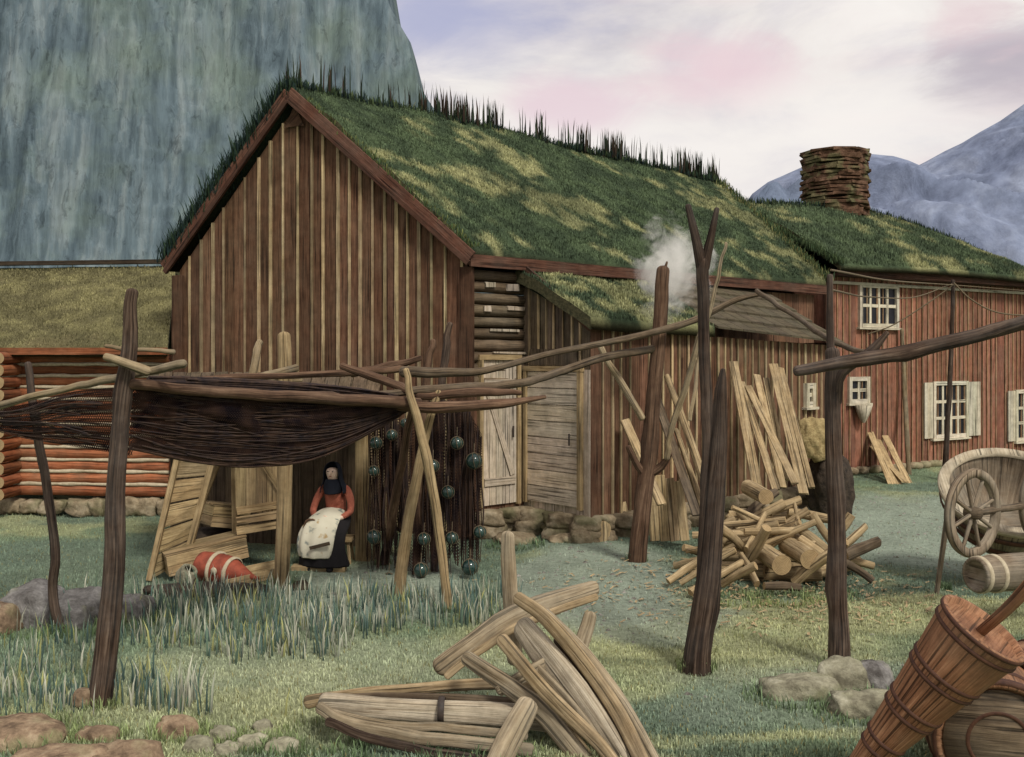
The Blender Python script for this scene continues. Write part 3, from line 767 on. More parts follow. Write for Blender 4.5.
# hanging V-shaped bucket under the small window
s = onwall(HA, hd, 857); c = HA+hd*s+ho*.16; zt = H-(404-HY)/F*c.y
Mk = MB(); ringz(Mk, [(.03, 0), (.10, .12), (.18, .36), (.165, .36), (.08, .1)], 20, (0, 0, 1), (c.x, c.y, zt-.38)); k_ = Mk.build('hanging_pail', W_CREAM, None, label='cream tapering pail hanging below the smallest farmhouse window', category='pail')
# chimney of stacked slabs, part of the house
chim = MB(); cc = P(835, 212, 23.9)
zb = cc.z-.5; zt = H-(152-HY)/F*23.9; n = 22
for i in range(n):
    z = zb+(zt-zb)*(i+.5)/n; hh = (zt-zb)/n/2*random.uniform(.85, 1.1)
    rr = .615*(1+.05*math.sin(i*2.1))*(1.06 if i in (n-2, n-1) else (1.0 if i > 1 else 1.03))*(.97 if i == n-1 else 1)
    m = 9; a0 = random.random()*6; 
    for k in range(m):
        a = a0+2*math.pi*k/m; px_, py_ = cc.x+math.cos(a)*rr*.72, cc.y+math.sin(a)*rr*.72
        rd = Vector((math.cos(a), math.sin(a), 0)); td = Vector((-rd.y, rd.x, 0))
        q = random.uniform(.9, 1.12)
        box(chim, (px_, py_, z), rd*.29*q, td*.27, (0, 0, hh*random.uniform(.7, .98)), rt(.5, 1.1), .022)
chim.build('chimney', S_SLATE, house, bevel=.012)
# drainpipe-like pole against the house
def pole(name, label, cat, pts, mat=W_POST, ns=12, grp=None, cap='round', parent=None, rough=.07, knots=2, wob=.02, flat=1., gnd=None, **kw):
    """pts: (px, py, Y, width_px)"""
    M = MB(); q = [P(a, b, c) for a, b, c, w in pts]; r = [w*c/F/2 for a, b, c, w in pts]
    if gnd is not None: q.append(q[-1]+Vector((0, 0, -gnd))); r.append(r[-1])
    tube(M, q, r, ns, cap=cap, rough=rough, wob=wob, knots=knots, flat=flat, **kw)
    return M.build(name, mat, parent, **({} if parent is not None else dict(label=label, category=cat, group=grp)))
pole('wall_pole', 'thin whitish pole leaning upright against the red farmhouse between two windows', 'pole', [(902, 330, 20.9, 4), (905, 400, 20.85, 5), (909, 474, 20.3, 5)], W_LIGHT, 8, wob=.01, gnd=.05)
pole('line_post', 'thin dark straight line post standing in front of the shuttered farmhouse window', 'post', [(953, 281, 19.5, 4), (950, 380, 19.5, 5), (945, 478, 19.5, 6)], W_POST, 8, gnd=.1)

# ================================================================== LEFT LOG CABIN
cab = thing('log_cabin', 'low reddish log cabin with olive turf roof at the left edge of the yard', 'cabin', (-7.2, 15.5, 0))
cY = 14.9
CR = P(171, 500, cY); CR.z = 0; CL = Vector((-11.5, cY+.5, 0)); cdv = (CL-CR).normalized(); co = Vector((cdv.y, -cdv.x, 0)); co = co if co.y < 0 else -co
lm, chn = MB(), MB(); z = .28; i = 0
while z < 2.4:
    r = random.uniform(.083, .098); zz = z+r
    a = CR-cdv*.0+up*zz; b = CL+up*zz
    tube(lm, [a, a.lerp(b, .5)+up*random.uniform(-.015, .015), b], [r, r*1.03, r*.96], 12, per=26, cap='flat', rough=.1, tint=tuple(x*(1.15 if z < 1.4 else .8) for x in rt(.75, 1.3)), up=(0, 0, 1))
    tube(chn, [a+co*.068+up*r, b+co*.068+up*r], [.026, .031], 6, per=60, cap='flat', rough=.5, tint=rt(.6, 1.1), up=(0, 0, 1))
    z += r*2*.99; i += 1
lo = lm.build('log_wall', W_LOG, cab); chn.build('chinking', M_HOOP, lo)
# crossing log-ends (corner) near the left
lm = MB(); cx = P(8, 450, cY-.15)
for k in range(12):
    zz = .37+k*.18; tube(lm, [(cx.x, cx.y-.28, zz), (cx.x, cx.y+.6, zz)], [.085, .088], 12, per=5, cap='flat', rough=.1, tint=rt(.7, 1.1), endmi=1)
lm.build('log_ends', [W_LOG, M_END], cab)
Mf = MB(); flatwall(Mf, CR, CR-co*4.5, .2, 2.3); flatwall(Mf, CR-co*4.5, CL-co*4.5, .2, 2.3); flatwall(Mf, CL, CL-co*4.5, .2, 2.3); Mf.build('rear_wall', W_OLD, cab)
Mf = MB(); s = 0
while s < 7:
    w = random.uniform(.25, .6); c = CR+cdv*s+co*.06; icos(Mf, (c.x, c.y, .13), (w*.58, .2, random.uniform(.12, .19)), 3, .35, 1.6, rt(.75, 1.1), 200+s, .85); s += w*.9
Mf.build('stone_footing', S_FOUND, cab)
r0 = P(176, 266, 17.4); r1 = Vector((-12, 18.0, r0.z-.02)); e0 = CR+co*.35+up*2.50-cdv*.1; e1 = CL+co*.35+up*2.5
turfroof(cab, [r0, (r0+r1)/2-up*.03, r1], [e0, (e0+e1)/2, e1], .14, 46, 22, .05, 24000, (.015, .05), .0, .03, seed=90, dark=(.150, .140, .070), okcol=(.24, .21, .11))
turfroof(cab, [r0, r1], [e0-co*5.2, e1-co*5.2], .14, 20, 8, .05, 1500, (.02, .07), .0, .03, seed=96, dark=(.10, .11, .05))
Mr = MB(); plank(Mr, r0+up*.08, r1+up*.08, .07, .10, up, .5); Mr.build('ridge_log', W_OLD, cab)
Mr = MB(); plank(Mr, e0+co*.03-up*.05, e1+co*.03-up*.05, .10, .05, up, .9); Mr.build('eave_board', W_LOG, cab)

# ================================================================== MOUNTAINS
def rockface(name, c1, c2, c3, sc, streak, haze):
    m, nt = new_mat(name); tc = N(nt, 'ShaderNodeTexCoord'); o = tc.outputs['Object']
    f = noise(nt, o, sc, 9, .62, streak, .4); g = noise(nt, o, sc*.25, 5, .6); k = noise(nt, o, sc*4, 5, .65, streak)
    c = ramp(nt, f, [(.36, c1), (.5, c2), (.64, c3)])
    c = mixc(nt, ramp(nt, g, [(.45, 0.), (.65, .6)]) if sc > .1 else .45, c, haze)  # distance haze mixed into the rock colour
    c = mixc(nt, .6, c, ramp(nt, k, [(.38, .66), (.62, 1.15)]), 'MULTIPLY')
    crk = (1., 1., 1.) if sc < .1 else ramp(nt, noise(nt, o, sc*1.6, 7, .75, (1, 1, .35), 1.5), [(.36, .5), (.45, 1.)])
    c = mixc(nt, .75, c, crk, 'MULTIPLY')
    finish(nt, c, .95, f, .5, 3.0 if sc > .02 else 20., .05); return m
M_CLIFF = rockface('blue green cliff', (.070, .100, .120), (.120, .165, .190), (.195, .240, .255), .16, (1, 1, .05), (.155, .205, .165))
M_FAR = rockface('haze blue mountain', (.10, .125, .19), (.175, .21, .295), (.27, .31, .39), .012, (1, 1, .6), (.20, .24, .33))  # blue of the aerial haze put into the base colours
# near cliff: top edge runs back, right silhouette as polyline in (x,z) at Y
yc = 260.
sil = [(352, -260), (368, -120), (388, 0), (397, 18), (409, 38), (413, 58), (418, 82), (432, 104), (452, 130), (480, 170), (520, 240), (560, 330), (575, 372)]
nz = 160; nxs = 220
sz = np.array([H-(b-HY)/F*yc for a, b in sil])[::-1]; sx = np.array([(a-CX)/F*yc for a, b in sil])[::-1]
zz = np.linspace(sz[0], sz[-1], nz); xr = np.interp(zz, sz, sx)
g = np.zeros((nxs, nz, 3))
u = np.linspace(0, 1, nxs)
for i in range(nxs):
    if u[i] < .8: x = -420+(xr+420)*(u[i]/.8); y = np.full(nz, yc)
    else: q = (u[i]-.8)/.2; x = xr+0*q-20*q*q; y = yc+q*260
    sc_l = (yc+(zz-zz[0])*.22)/yc; g[i, :, 0] = x*sc_l; g[i, :, 1] = y+(zz-zz[0])*.22; g[i, :, 2] = zz*sc_l
fade = np.clip((0.8-u)/.05, 0, 1)[:, None]
rel = (fbm(g[:, :, 0]*.035, g[:, :, 2]*.006, 5)-.5)*11+(fbm(g[:, :, 0]*.2, g[:, :, 2]*.03+9, 4)-.5)*5
g[:, :, 1] += rel*fade; g[:, :, 0] += ((fbm(g[:, :, 2]*.12, 0*g[:, :, 2]+3, 3)-.5)*2.5)*(1-fade)*0
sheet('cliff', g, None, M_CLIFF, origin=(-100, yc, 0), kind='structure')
# distant range on the right
def ridge_range(name, prof, Y0, Y1, mat, nx, ny, rough, foot):
    pts = np.array(prof, float); px = np.linspace(pts[0, 0], pts[-1, 0], nx)
    py = np.interp(px, pts[:, 0], pts[:, 1]); top = H-(py-HY)/F*Y1
    g = np.zeros((nx, ny, 3))
    for j in range(ny):
        t = j/(ny-1); Y = Y0+(Y1-Y0)*t
        g[:, j, 0] = (px-CX)/F*(Y*.35+Y1*.65); g[:, j, 1] = Y
        prf = t**1.25
        X = g[:, j, 0]
        rg = 1-np.abs(2*fbm(X*foot+Y*foot*.5, Y*foot*.35, 4)-1)
        g[:, j, 2] = top*prf*(1-(1-t)*.0)+(rg-.72)*rough*math.sin(math.pi*min(1, t*1.0))*1.4+(fbm(X*.03, Y*.02+3, 4)-.5)*26*math.sin(math.pi*t)
    return sheet(name, g, None, mat, origin=(0, Y0, 0), kind='structure')
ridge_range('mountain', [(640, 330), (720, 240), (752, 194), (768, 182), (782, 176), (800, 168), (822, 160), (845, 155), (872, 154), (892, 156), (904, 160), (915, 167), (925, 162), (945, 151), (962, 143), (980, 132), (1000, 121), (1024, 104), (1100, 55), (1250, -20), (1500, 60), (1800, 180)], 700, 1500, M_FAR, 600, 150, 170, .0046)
ridge_range('foothill', [(700, 260), (755, 197), (768, 184), (777, 181), (785, 190), (800, 178), (815, 172), (835, 180), (870, 205), (930, 260), (1000, 300)], 420, 560, rockface('hazed foothill rock', (.08, .11, .16), (.15, .19, .27), (.2, .24, .32), .02, (1, 1, .6), (.16, .2, .27)), 120, 30, 16, .012)  # foothill colours carry the haze tint too

# ================================================================== SHED UNDER THE NETS
shed = thing('net_shed', 'small open-fronted tan timber shed against the barn gable, under the drying nets', 'shed', (-2.6, 11.4, 0))
def pt(px, Y, z): return Vector(((px-CX)/F*Y, Y, z))
Mb = MB(); A = pt(170, 12.5, 0); B = pt(368, 12.3, 0)
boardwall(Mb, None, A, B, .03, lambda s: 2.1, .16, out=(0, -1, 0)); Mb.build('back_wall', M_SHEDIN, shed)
Mr = MB()
for i in range(16):
    px = 160+i*14; a = pt(px, 10.5, 1.90); b = pt(px*1.0+6, 12.6, 2.16); plank(Mr, a, b, .155, .025, (1, 0, 0), rt(.8, 1.2), .006)
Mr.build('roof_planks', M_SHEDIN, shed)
Mq = MB(); s = Vector((0, 0, 0)); plank(Mq, pt(279, 10.6, 0.0), pt(279, 12.3, 0.0)+up*0, .01, .01)
def shedpost(px, Y, w, z0=0., z1=1.9, nm='post', m=W_TAN, px2=None, dep=.09):
    M = MB(); a = pt(px, Y, z0); b = pt(px2 or px, Y, z1); plank(M, a, b, w, dep, (1, 0, 0), rt(.9, 1.1), .004); return M.build(nm, m, shed, bevel=.006)
shedpost(363, 11.5, .17, 0, 1.95); shedpost(376, 11.55, .07, 0, 1.95)
# leaning panel at the left: two rails with boards and rungs
M = MB(); a = P(149, 581, 10.55); b = P(178, 455, 11.0); plank(M, a, b, .06, .05, (1, 0, 0), .9); 
a2 = P(186, 560, 10.9); b2 = P(214, 455, 11.0); plank(M, a2, b2, .07, .05, (1, 0, 0), 1.); M.build('leaning_rail', W_TAN, shed, bevel=.004)
M = MB()
for k in range(5):
    t = (k+.5)/5; t2 = t
    q0 = a.lerp(b, (k+.03)/5); q1 = a2.lerp(b2, (k+.03)/5); q2 = a2.lerp(b2, (k+.94)/5); q3 = a.lerp(b, (k+.94)/5)
    o = Vector((0, .03, 0)); off = random.random()*9
    M.add([q0+o, q1+o, q2+o, q3+o], [(0, 1, 2, 3)], [[(off, 0), (off, .5), (off+.3, .5), (off+.3, 0)]], rt(.85, 1.1))
M.build('panel_boards', W_TAN, shed)
# inner second rail beside the hatch
M = MB(); plank(M, P(192, 530, 11.3), P(219, 462, 11.3), .05, .05, (1, 0, 0), .9); plank(M, P(236, 560, 11.2), P(234, 455, 11.2), .06, .06, (1, 0, 0), .95); M.build('stud', W_TAN, shed, bevel=.004)
# hatch leaf
M = MB()
for k in range(4):
    c = P(241+k*10.5, 488, 11.0); box(M, c, (.056, 0, 0), (0, .014, 0), (0, 0, .27), rt(.85, 1.1), .004)
hl_ = M.build('hatch', W_TAN, shed)
M = MB()
for k, yy in enumerate((508, 518, 528)):
    plank(M, P(237, yy+3, 10.97), P(282, yy-4, 10.97), .085, .02, up, rt(.85, 1.1), .003)
plank(M, P(262, 462, 10.96), P(281, 492, 10.96), .05, .02, up, .8); M.build('hatch_battens', W_TAN, hl_)
# sill / threshold step
M = MB(); plank(M, P(292, 569, 10.95), P(346, 570, 10.95), .09, .16, up, .95); M.build('threshold', W_TAN, shed, bevel=.008)
# side lattice line near the right of the hatch
M = MB(); plank(M, P(281, 589, 10.15), P(272, 589, 10.15)+Vector((.35, .1, 0)), .08, .30, up, .5); M.build('post_foot', W_OLD, shed, bevel=.006)

pole('tall_shed_post', 'tall round-topped tan post rising through the net beam at the shed front', 'post', [(284, 336, 10.3, 13), (285, 430, 10.25, 15), (284, 520, 10.2, 15), (282, 588, 10.2, 15)], W_TAN, 14, rough=.04, knots=1, gnd=.1)

def crate(label, c, w, d, h, rz, tilt, lid=True):
    cx_ = Vector(c); t = thing('crate', label, 'crate', cx_, 'crates in the shed')
    rot = Matrix.Rotation(rz, 3, 'Z') @ Matrix.Rotation(tilt, 3, 'Y')
    X, Yv, Z = rot @ Vector((1, 0, 0)), rot @ Vector((0, 1, 0)), rot @ Vector((0, 0, 1))
    M = MB()
    for sy in (-1, 1):
        for k in range(2):
            box(M, cx_+Yv*sy*d/2+Z*(h*(k+.5)/2), X*w/2, Yv*.012, Z*(h/4-.003), rt(.85, 1.15), .002, grain='x')
    for sx in (-1, 1):
        for k in range(2):
            box(M, cx_+X*sx*(w/2-.012)+Z*(h*(k+.5)/2), X*.012, Yv*(d/2-.014), Z*(h/4-.003), rt(.8, 1.1), .002, grain='y')
    M.build('side_boards', W_TAN, t, bevel=.003)
    M = MB(); box(M, cx_+Z*.015, X*(w/2-.03), Yv*(d/2-.03), Z*.012, .7, grain='x'); M.build('bottom', W_TAN, t)
    if lid:
        M = MB()
        for k in range(3): box(M, cx_+Z*(h+.014)+Yv*d*(k-1)/3, X*(w/2+.01), Yv*(d/6-.003), Z*.012, rt(.9, 1.15), .002, grain='x')
        M.build('lid', W_TAN, t, bevel=.003)
crate('lidded tan plank crate in the front of the shed, tipped beside the red keg', pt(206, 10.95, .10), .85, .42, .22, R(28), R(-9))
crate('smaller tan plank crate behind, under the shed hatch', pt(222, 11.6, .40), .45, .40, .24, R(40), R(10))
M = MB(); icos(M, pt(200, 11.65, .17), (.5, .34, .24), 3, .25, 1.5, 1, 31); M.build('turf_heap', M_PEATSHADE, None, label='dark heap of peat on the shed floor behind the crates', category='peat heap')
# red keg, lying, hooped, tapering to the right
keg = thing('keg', 'red hooped keg lying on its side and tapering to the right, beside the shed crates', 'keg', pt(228, 10.45, .1))
kc = P(202, 566, 10.5); kx = (P(272, 566, 10.15)-kc).normalized(); L_ = .72
kc.z = .17; kx.z = -.10; kx.normalize()
def kr(t): return .165*(1-.10*(t-.35)**2*8)*(1 if t < .45 else 1-.95*((t-.45)/.55)**1.25) if t > .03 else .15
M = MB(); ringz(M, [(0.001, 0)]+[(max(kr(t), .02), t*L_) for t in np.linspace(0, 1, 22)]+[(.001, L_)], 28, kx, kc); M.build('staves', M_REDP, keg)
for t in (.28, .55):
    M = MB(); r = kr(t)+.010; ringz(M, [(r, t*L_-.022), (r+.012, t*L_-.012), (r+.012, t*L_+.012), (r-.004, t*L_+.022)], 28, kx, kc); M.build('hoop', M_HOOP, keg)
M = MB(); nrm = Vector((kx.y, -kx.x, 0)).normalized(); nrm = nrm if nrm.y < 0 else -nrm; c = kc+kx*L_*.41+nrm*(kr(.41)+.002)+up*.03; ringz(M, [(.001, .012), (.035, .010), (.038, 0)], 14, nrm, c); M.build('bung', M_HOOP, keg)
# loose boards beside keg
for i, (a, b, w, lb) in enumerate([((226, 592, 10.05), (284, 566, 10.5), .10, 'front of the three short tan boards lying before the keg'), ((222, 584, 10.4), (280, 560, 10.8), .10, 'middle of the three short tan boards, touching the keg'), ((160, 545, 10.9), (205, 575, 10.4), .09, 'short tan board slanting down left of the red keg')]):
    M = MB(); A_ = P(*a); B_ = P(*b); A_.z = .07+.01*i; B_.z = .11+.02*i; plank(M, A_, B_, w, .03, (0, .3, 1), 1.1); M.build('short_board', W_TAN, None, bevel=.004, label=lb, category='board', group='short boards by the keg')
M = MB(); c = pt(184, 10.2, .09); ringz(M, [(.10, 0), (.105, .05), (.085, .14), (.06, .16), (.055, .12), (.075, .10), (.08, .02)], 20, (.5, -.3, .8), c); M.build('clay_pot', S_PALE, None, label='small whitish pot lying left of the keg at the shed front', category='pot')
M = MB(); icos(M, pt(205, 10.0, .03), (.75, .22, .07), 3, .3, 2, 1, 17); M.build('dark_strip', M_PEATSHADE, None, label='low dark strip in front of the shed', category='soil heap')  # flattened near-black lump along the shed front

# ================================================================== NETS
def net_sheet_mat():
    m, nt = new_mat('fishing net'); uv = N(nt, 'ShaderNodeUVMap').outputs[0]
    sp_ = N(nt, 'ShaderNodeSeparateXYZ'); L(nt, uv, sp_.inputs[0])
    def ln(op):
        a = N(nt, 'ShaderNodeMath', operation=op); L(nt, sp_.outputs[0], a.inputs[0]); L(nt, sp_.outputs[1], a.inputs[1])
        b = N(nt, 'ShaderNodeMath', operation='MULTIPLY'); L(nt, a.outputs[0], b.inputs[0]); b.inputs[1].default_value = 30
        c = N(nt, 'ShaderNodeMath', operation='PINGPONG'); L(nt, b.outputs[0], c.inputs[0]); c.inputs[1].default_value = .5
        d = N(nt, 'ShaderNodeMath', operation='LESS_THAN'); L(nt, c.outputs[0], d.inputs[0]); d.inputs[1].default_value = .17
        return d.outputs[0]
    mx = N(nt, 'ShaderNodeMath', operation='MAXIMUM'); L(nt, ln('ADD'), mx.inputs[0]); L(nt, ln('SUBTRACT'), mx.inputs[1])
    tr = N(nt, 'ShaderNodeBsdfTransparent'); df = N(nt, 'ShaderNodeBsdfDiffuse'); tc = N(nt, 'ShaderNodeTexCoord')
    L(nt, ramp(nt, noise(nt, tc.outputs['Object'], 5, 5), [(.38, (.010, .008, .011)), (.62, (.050, .030, .022))]), df.inputs[0])
    ms = N(nt, 'ShaderNodeMixShader'); L(nt, mx.outputs[0], ms.inputs[0]); L(nt, tr.outputs[0], ms.inputs[1]); L(nt, df.outputs[0], ms.inputs[2])
    o = N(nt, 'ShaderNodeOutputMaterial'); L(nt, ms.outputs[0], o.inputs[0]); return m
M_NET = net_sheet_mat()
M_STRAND = simple('net strand', (.012, .010, .014), (.065, .040, .026), 12, .95, .5)
M_STRANDB = simple('brown net strand', (.022, .013, .010), (.08, .046, .028), 12, .95, .5)
def netsheet(M, top, bot, nu=60, nv=18, fold=.05, seed=0, yo=0., dens=1.):
    T = catmull(top, nu); B = catmull(bot, nu)
    g = []
    for i in range(nu+1):
        for j in range(nv+1):
            t = j/nv; p = T[i].lerp(B[i], t)
            f = (float(fbm(i*.06+seed, t*3.2+seed, 3))-.5)*2
            g.append(p+Vector((0, fold*f*math.sin(math.pi*min(1, t*1.3+.1))+yo, 0)))
    fs = []; uv = []
    L1 = sum((T[i+1]-T[i]).length for i in range(nu))
    hh = (T[nu//2]-B[nu//2]).length*1.15
    for i in range(nu):
        for j in range(nv):
            a = i*(nv+1)+j; fs.append((a, a+nv+1, a+nv+2, a+1))
            x0, x1 = i/nu*L1*dens, (i+1)/nu*L1*dens; y0, y1 = j/nv*hh*dens, (j+1)/nv*hh*dens
            uv.append([(x0, y0), (x1, y0), (x1, y1), (x0, y1)])
    M.add(g, fs, uv, 1, 0, True)
def strands(M, top, bot, n, r=(.004, .010), seed=1, t0=.0, t1=1, mi=1, jy=.06):
    rd = random.Random(seed); T = catmull(top, 24); B = catmull(bot, 24)
    for k in range(n):
        t = t0+(t1-t0)*rd.random()**.9; a = rd.randint(0, 6) if rd.random() < .7 else rd.randint(0, 14); b = 24-rd.randint(0, 6) if rd.random() < .7 else 24-rd.randint(0, 8)
        if b-a < 5: continue
        yo = rd.uniform(-jy, jy); dt = rd.uniform(-.14, .14); ph = rd.random()*9
        pts = []
        for i in range(a, b+1, 2):
            q = (i-a)/(b-a); tt = min(1, max(0, t+dt*(q-.5)*2+.05*math.sin(q*5+ph))); pts.append(T[i].lerp(B[i], tt)+Vector((0, yo, 0)))
        if len(pts) < 3: continue
        rr = rd.uniform(*r); tube(M, pts, [rr, rr], 5, per=16, cap='flat', rough=.3, mi=mi, endmi=mi)
def beamY(px): return 6.85+(px-128)/(415-128)*(9.5-6.85)
# dark bunched net
net = MB()
top = [P(px, py, beamY(px)-.02) for px, py in ((132, 384), (200, 388), (280, 394), (350, 400), (416, 404))]
bot = [P(px, py, beamY(px)+.12) for px, py in ((132, 448), (200, 462), (255, 466), (325, 455), (414, 408))]
for s in range(5): netsheet(net, top, bot, 90, 30, .16, s*7.7, .035*s-.04, 1.3)
strands(net, top, bot, 170, (.002, .006), 3); strands(net, top, bot, 70, (.002, .005), 5, mi=2)
strands(net, top, bot, 26, (.008, .014), 6, .9, 1.0, mi=2, jy=.03)
# bunched roll lying over the beam
t2 = [P(px, py, beamY(px)+.12) for px, py in ((150, 377), (200, 378), (280, 382), (350, 388), (408, 396))]
b2_ = [P(px, py, beamY(px)+.12) for px, py in ((132, 388), (200, 394), (280, 398), (350, 404), (412, 408))]
strands(net, t2, b2_, 60, (.006, .012), 8, mi=1)
net.build('draped_net', [M_NET, M_STRAND, M_STRANDB], None, label='large dark brown fishing net draped in a deep sag under the main beam', category='fishing net', group='fishing nets hung to dry')
net = MB()
def lY(px): return 8.4-(px-20)/110*1.4
top = [P(px, py, lY(px)) for px, py in ((-40, 412), (20, 405), (70, 392), (128, 386))]
bot = [P(px, py, lY(px)+.1) for px, py in ((-40, 420), (20, 436), (70, 446), (130, 456))]
netsheet(net, top, bot, 40, 12, .06, 50); netsheet(net, top, bot, 40, 12, .06, 57, .05)
strands(net, top, bot, 26, (.003, .007), 21, mi=1); strands(net, top, bot, 14, (.003, .006), 22, mi=2)
net.build('draped_net', [M_NET, M_STRAND, M_STRANDB], None, label='thin see-through fishing net hanging left of the tall dark post, before the log cabin', category='fishing net', group='fishing nets hung to dry')
# hanging float net
def vnet(x0, x1, Y, ytop, ybot, label, seed, n, arch=0):
    M = MB(); rd = random.Random(seed)
    for q in range(2):
        nu, nv = 26, 40; g = []
        for i in range(nu+1):
            for j in range(nv+1):
                px = x0+(x1-x0)*i/nu; t = j/nv; e = abs(2*i/nu-1)
                yt = ytop+arch*e**3; yb = ybot+9*math.sin(i*1.7+seed)+6*math.sin(i*.6)
                pxx = px+(1-t)*(1-e)*0+4*math.sin(t*5+i*.5)*.4
                g.append(P(pxx, yt+(yb-yt)*t, Y+.05*q+.05*math.sin(i*.9+t*2+q)))
        fs = []; uv = []
        for i in range(nu):
            for j in range(nv):
                a = i*(nv+1)+j; fs.append((a, a+nv+1, a+nv+2, a+1)); w = (x1-x0)/F*Y; h = (ybot-ytop)/F*Y
                uv.append([(i/nu*w, j/nv*h), ((i+1)/nu*w, j/nv*h), ((i+1)/nu*w, (j+1)/nv*h), (i/nu*w, (j+1)/nv*h)])
        M.add(g, fs, uv, 1, 0, True)
    for k in range(n):
        e = rd.uniform(-1, 1); px = (x0+x1)/2+(x1-x0)/2*e; yt = ytop+arch*abs(e)**3+rd.uniform(0, 8); yb = ybot+rd.uniform(-45, 12) if rd.random() < .5 else ybot+rd.uniform(-14, 10)
        Yk = Y+rd.uniform(-.06, .1); d = rd.uniform(-5, 5)
        pts = [P(px+d*.2, yt, Yk), P(px+rd.uniform(-2, 2), yt+(yb-yt)*.35, Yk), P(px+d, yt+(yb-yt)*.7, Yk), P(px+d*.6, yb, Yk)]
        rr = rd.uniform(.004, .010); tube(M, pts, [rr, rr*.8], 5, per=12, cap='flat', rough=.3, mi=rd.choice((1, 1, 2)), endmi=1)
    return M.build('hanging_net', [M_NET, M_STRAND, M_STRANDB], None, label=label, category='fishing net', group='fishing nets hung to dry')
vnet(404, 481, 10.75, 400, 562, 'tall reddish brown net with glass floats hanging right of the crossed poles', 3, 110, 34)
vnet(368, 404, 10.95, 415, 560, 'narrow dark net with glass floats hanging beside the shed doorpost', 9, 55, 6)
def glassmat():
    m, nt = new_mat('float glass'); tc = N(nt, 'ShaderNodeTexCoord'); f = noise(nt, tc.outputs['Object'], 12, 4)
    c = ramp(nt, f, [(.35, (.010, .032, .030)), (.65, (.05, .11, .09))])
    b, o = finish(nt, c, .12, None, spec=.7); b.inputs['Transmission Weight'].default_value = .35; return m
M_GLASS = glassmat()
floats = [(376, 443, 7, 'high on the narrow dark net, left of two'), (392, 435, 6, 'small one just right of the topmost left float'), (405, 423, 5, 'smallest, right under the main beam'), (374, 471, 6, 'dull one halfway up the narrow dark net'),
 (457, 443, 7, 'at the top of the reddish net'), (474, 461, 9, 'largest, on the right edge of the reddish net'), (433, 466, 7, 'right beside the crossing of the tripod poles'), (448, 492, 7, 'in the middle of the reddish net'),
 (374, 537, 8, 'low on the narrow dark net beside the doorpost'), (424, 539, 7, 'between the two pale tripod poles'), (452, 538, 7, 'low in the reddish net, right of the pale pole'), (480, 532, 7, 'low on the right edge of the reddish net'),
 (470, 567, 9, 'big dark one lowest on the right'), (421, 570, 8, 'dark one at the ragged hem between the poles'), (389, 580, 8, 'pale one hanging near the ground left of the tripod'), (451, 590, 6, 'lowest, near the grass by the pale pole foot')]
for px, py, r, lb in floats:
    Yf = 10.62 if px > 404 else 10.83
    c = P(px, py, Yf); rr = r*Yf/F*.88
    t = thing('glass_float', 'green glass float, '+lb, 'glass float', c, 'glass floats on the nets')
    M = MB(); ringz(M, [(max(.001, math.sin(a)*rr), -math.cos(a)*rr) for a in np.linspace(0, math.pi, 15)], 20, (0, 0, 1), c); M.build('globe', M_GLASS, t)
    M = MB()
    for ax in ((1, 0, 0.2), (0, 1, .1), (.7, .7, 0)):
        a = Vector(ax).normalized(); ringz(M, [(rr+.003+.004*math.cos(q), .004*math.sin(q)) for q in np.linspace(0, 6.283, 6)], 24, a, c)
    tube(M, [c+up*rr, c+up*(rr+.10)+Vector((0, .04, 0))], [.004, .004], 5, per=3); M.build('cord', M_ROPE, t)

# ================================================================== POLES OF THE DRYING RACK
pg = 'poles of the net rack'
pole('rack_post', 'tall thick dark post at the left foreground carrying the net beam', 'post', [(132, 292, 6.8, 11), (130, 330, 6.8, 14), (124, 400, 6.8, 17), (118, 480, 6.8, 18), (114, 560, 6.8, 20), (107, 640, 6.8, 22), (101, 705, 6.8, 24)], W_POST, 18, rough=.05, knots=4, wob=.03, gnd=.15)
pole('rack_post', 'thin wavy dark post left of the thick one, rooted by grey boulders', 'post', [(28, 364, 8.5, 7), (36, 420, 8.5, 8), (44, 470, 8.5, 9), (56, 545, 8.5, 9), (52, 590, 8.5, 9), (62, 634, 8.5, 10)], W_POST, 12, knots=3, gnd=.1)
Mk = MB(); k = G(84, 704); icos(Mk, P(83, 698, 6.75), (.075, .07, .08), 3, .12, 1., 1, 4); Mk.build('round_stone', S_BROWN, None, label='small round brown stone at the foot of the thick dark post', category='stone')
pole('rack_pole', 'long pale pole slanting up from the left edge past the thick dark post', 'pole', [(-30, 412, 7.4, 8), (60, 391, 7.1, 7), (105, 379, 7.0, 8), (150, 372, 6.95, 9), (184, 364, 6.9, 9)], W_LIGHT, 12, grp=pg)
pole('rack_pole', 'short pale stub poking left of the thick dark post', 'pole', [(106, 357, 6.7, 8), (124, 363, 6.68, 9), (148, 371, 6.7, 9)], W_LIGHT, 12, grp=pg)
pole('rack_pole', 'thin pale pole behind the thick dark post near the cabin roof edge', 'pole', [(106, 346, 9.6, 4), (140, 350, 9.6, 4), (174, 352, 9.6, 5)], W_LIGHT, 8, grp=pg)
pole('rack_beam', 'main mottled beam from the thick dark post to the tripod, carrying the dark net', 'beam', [(132, 384, beamY(132)-.1, 11), (220, 392, beamY(220)-.1, 11), (320, 398, beamY(320)-.1, 12), (418, 404, beamY(418)-.1, 12)], W_RED, 14, grp=pg, knots=3)
pole('rack_beam', 'upper pale-brown beam behind the net from the shed post toward the tripod', 'beam', [(172, 380, 9.3, 5), (250, 377, 9.6, 6), (330, 374, 9.9, 7), (402, 368, 10.1, 8)], W_RED, 10, grp=pg)
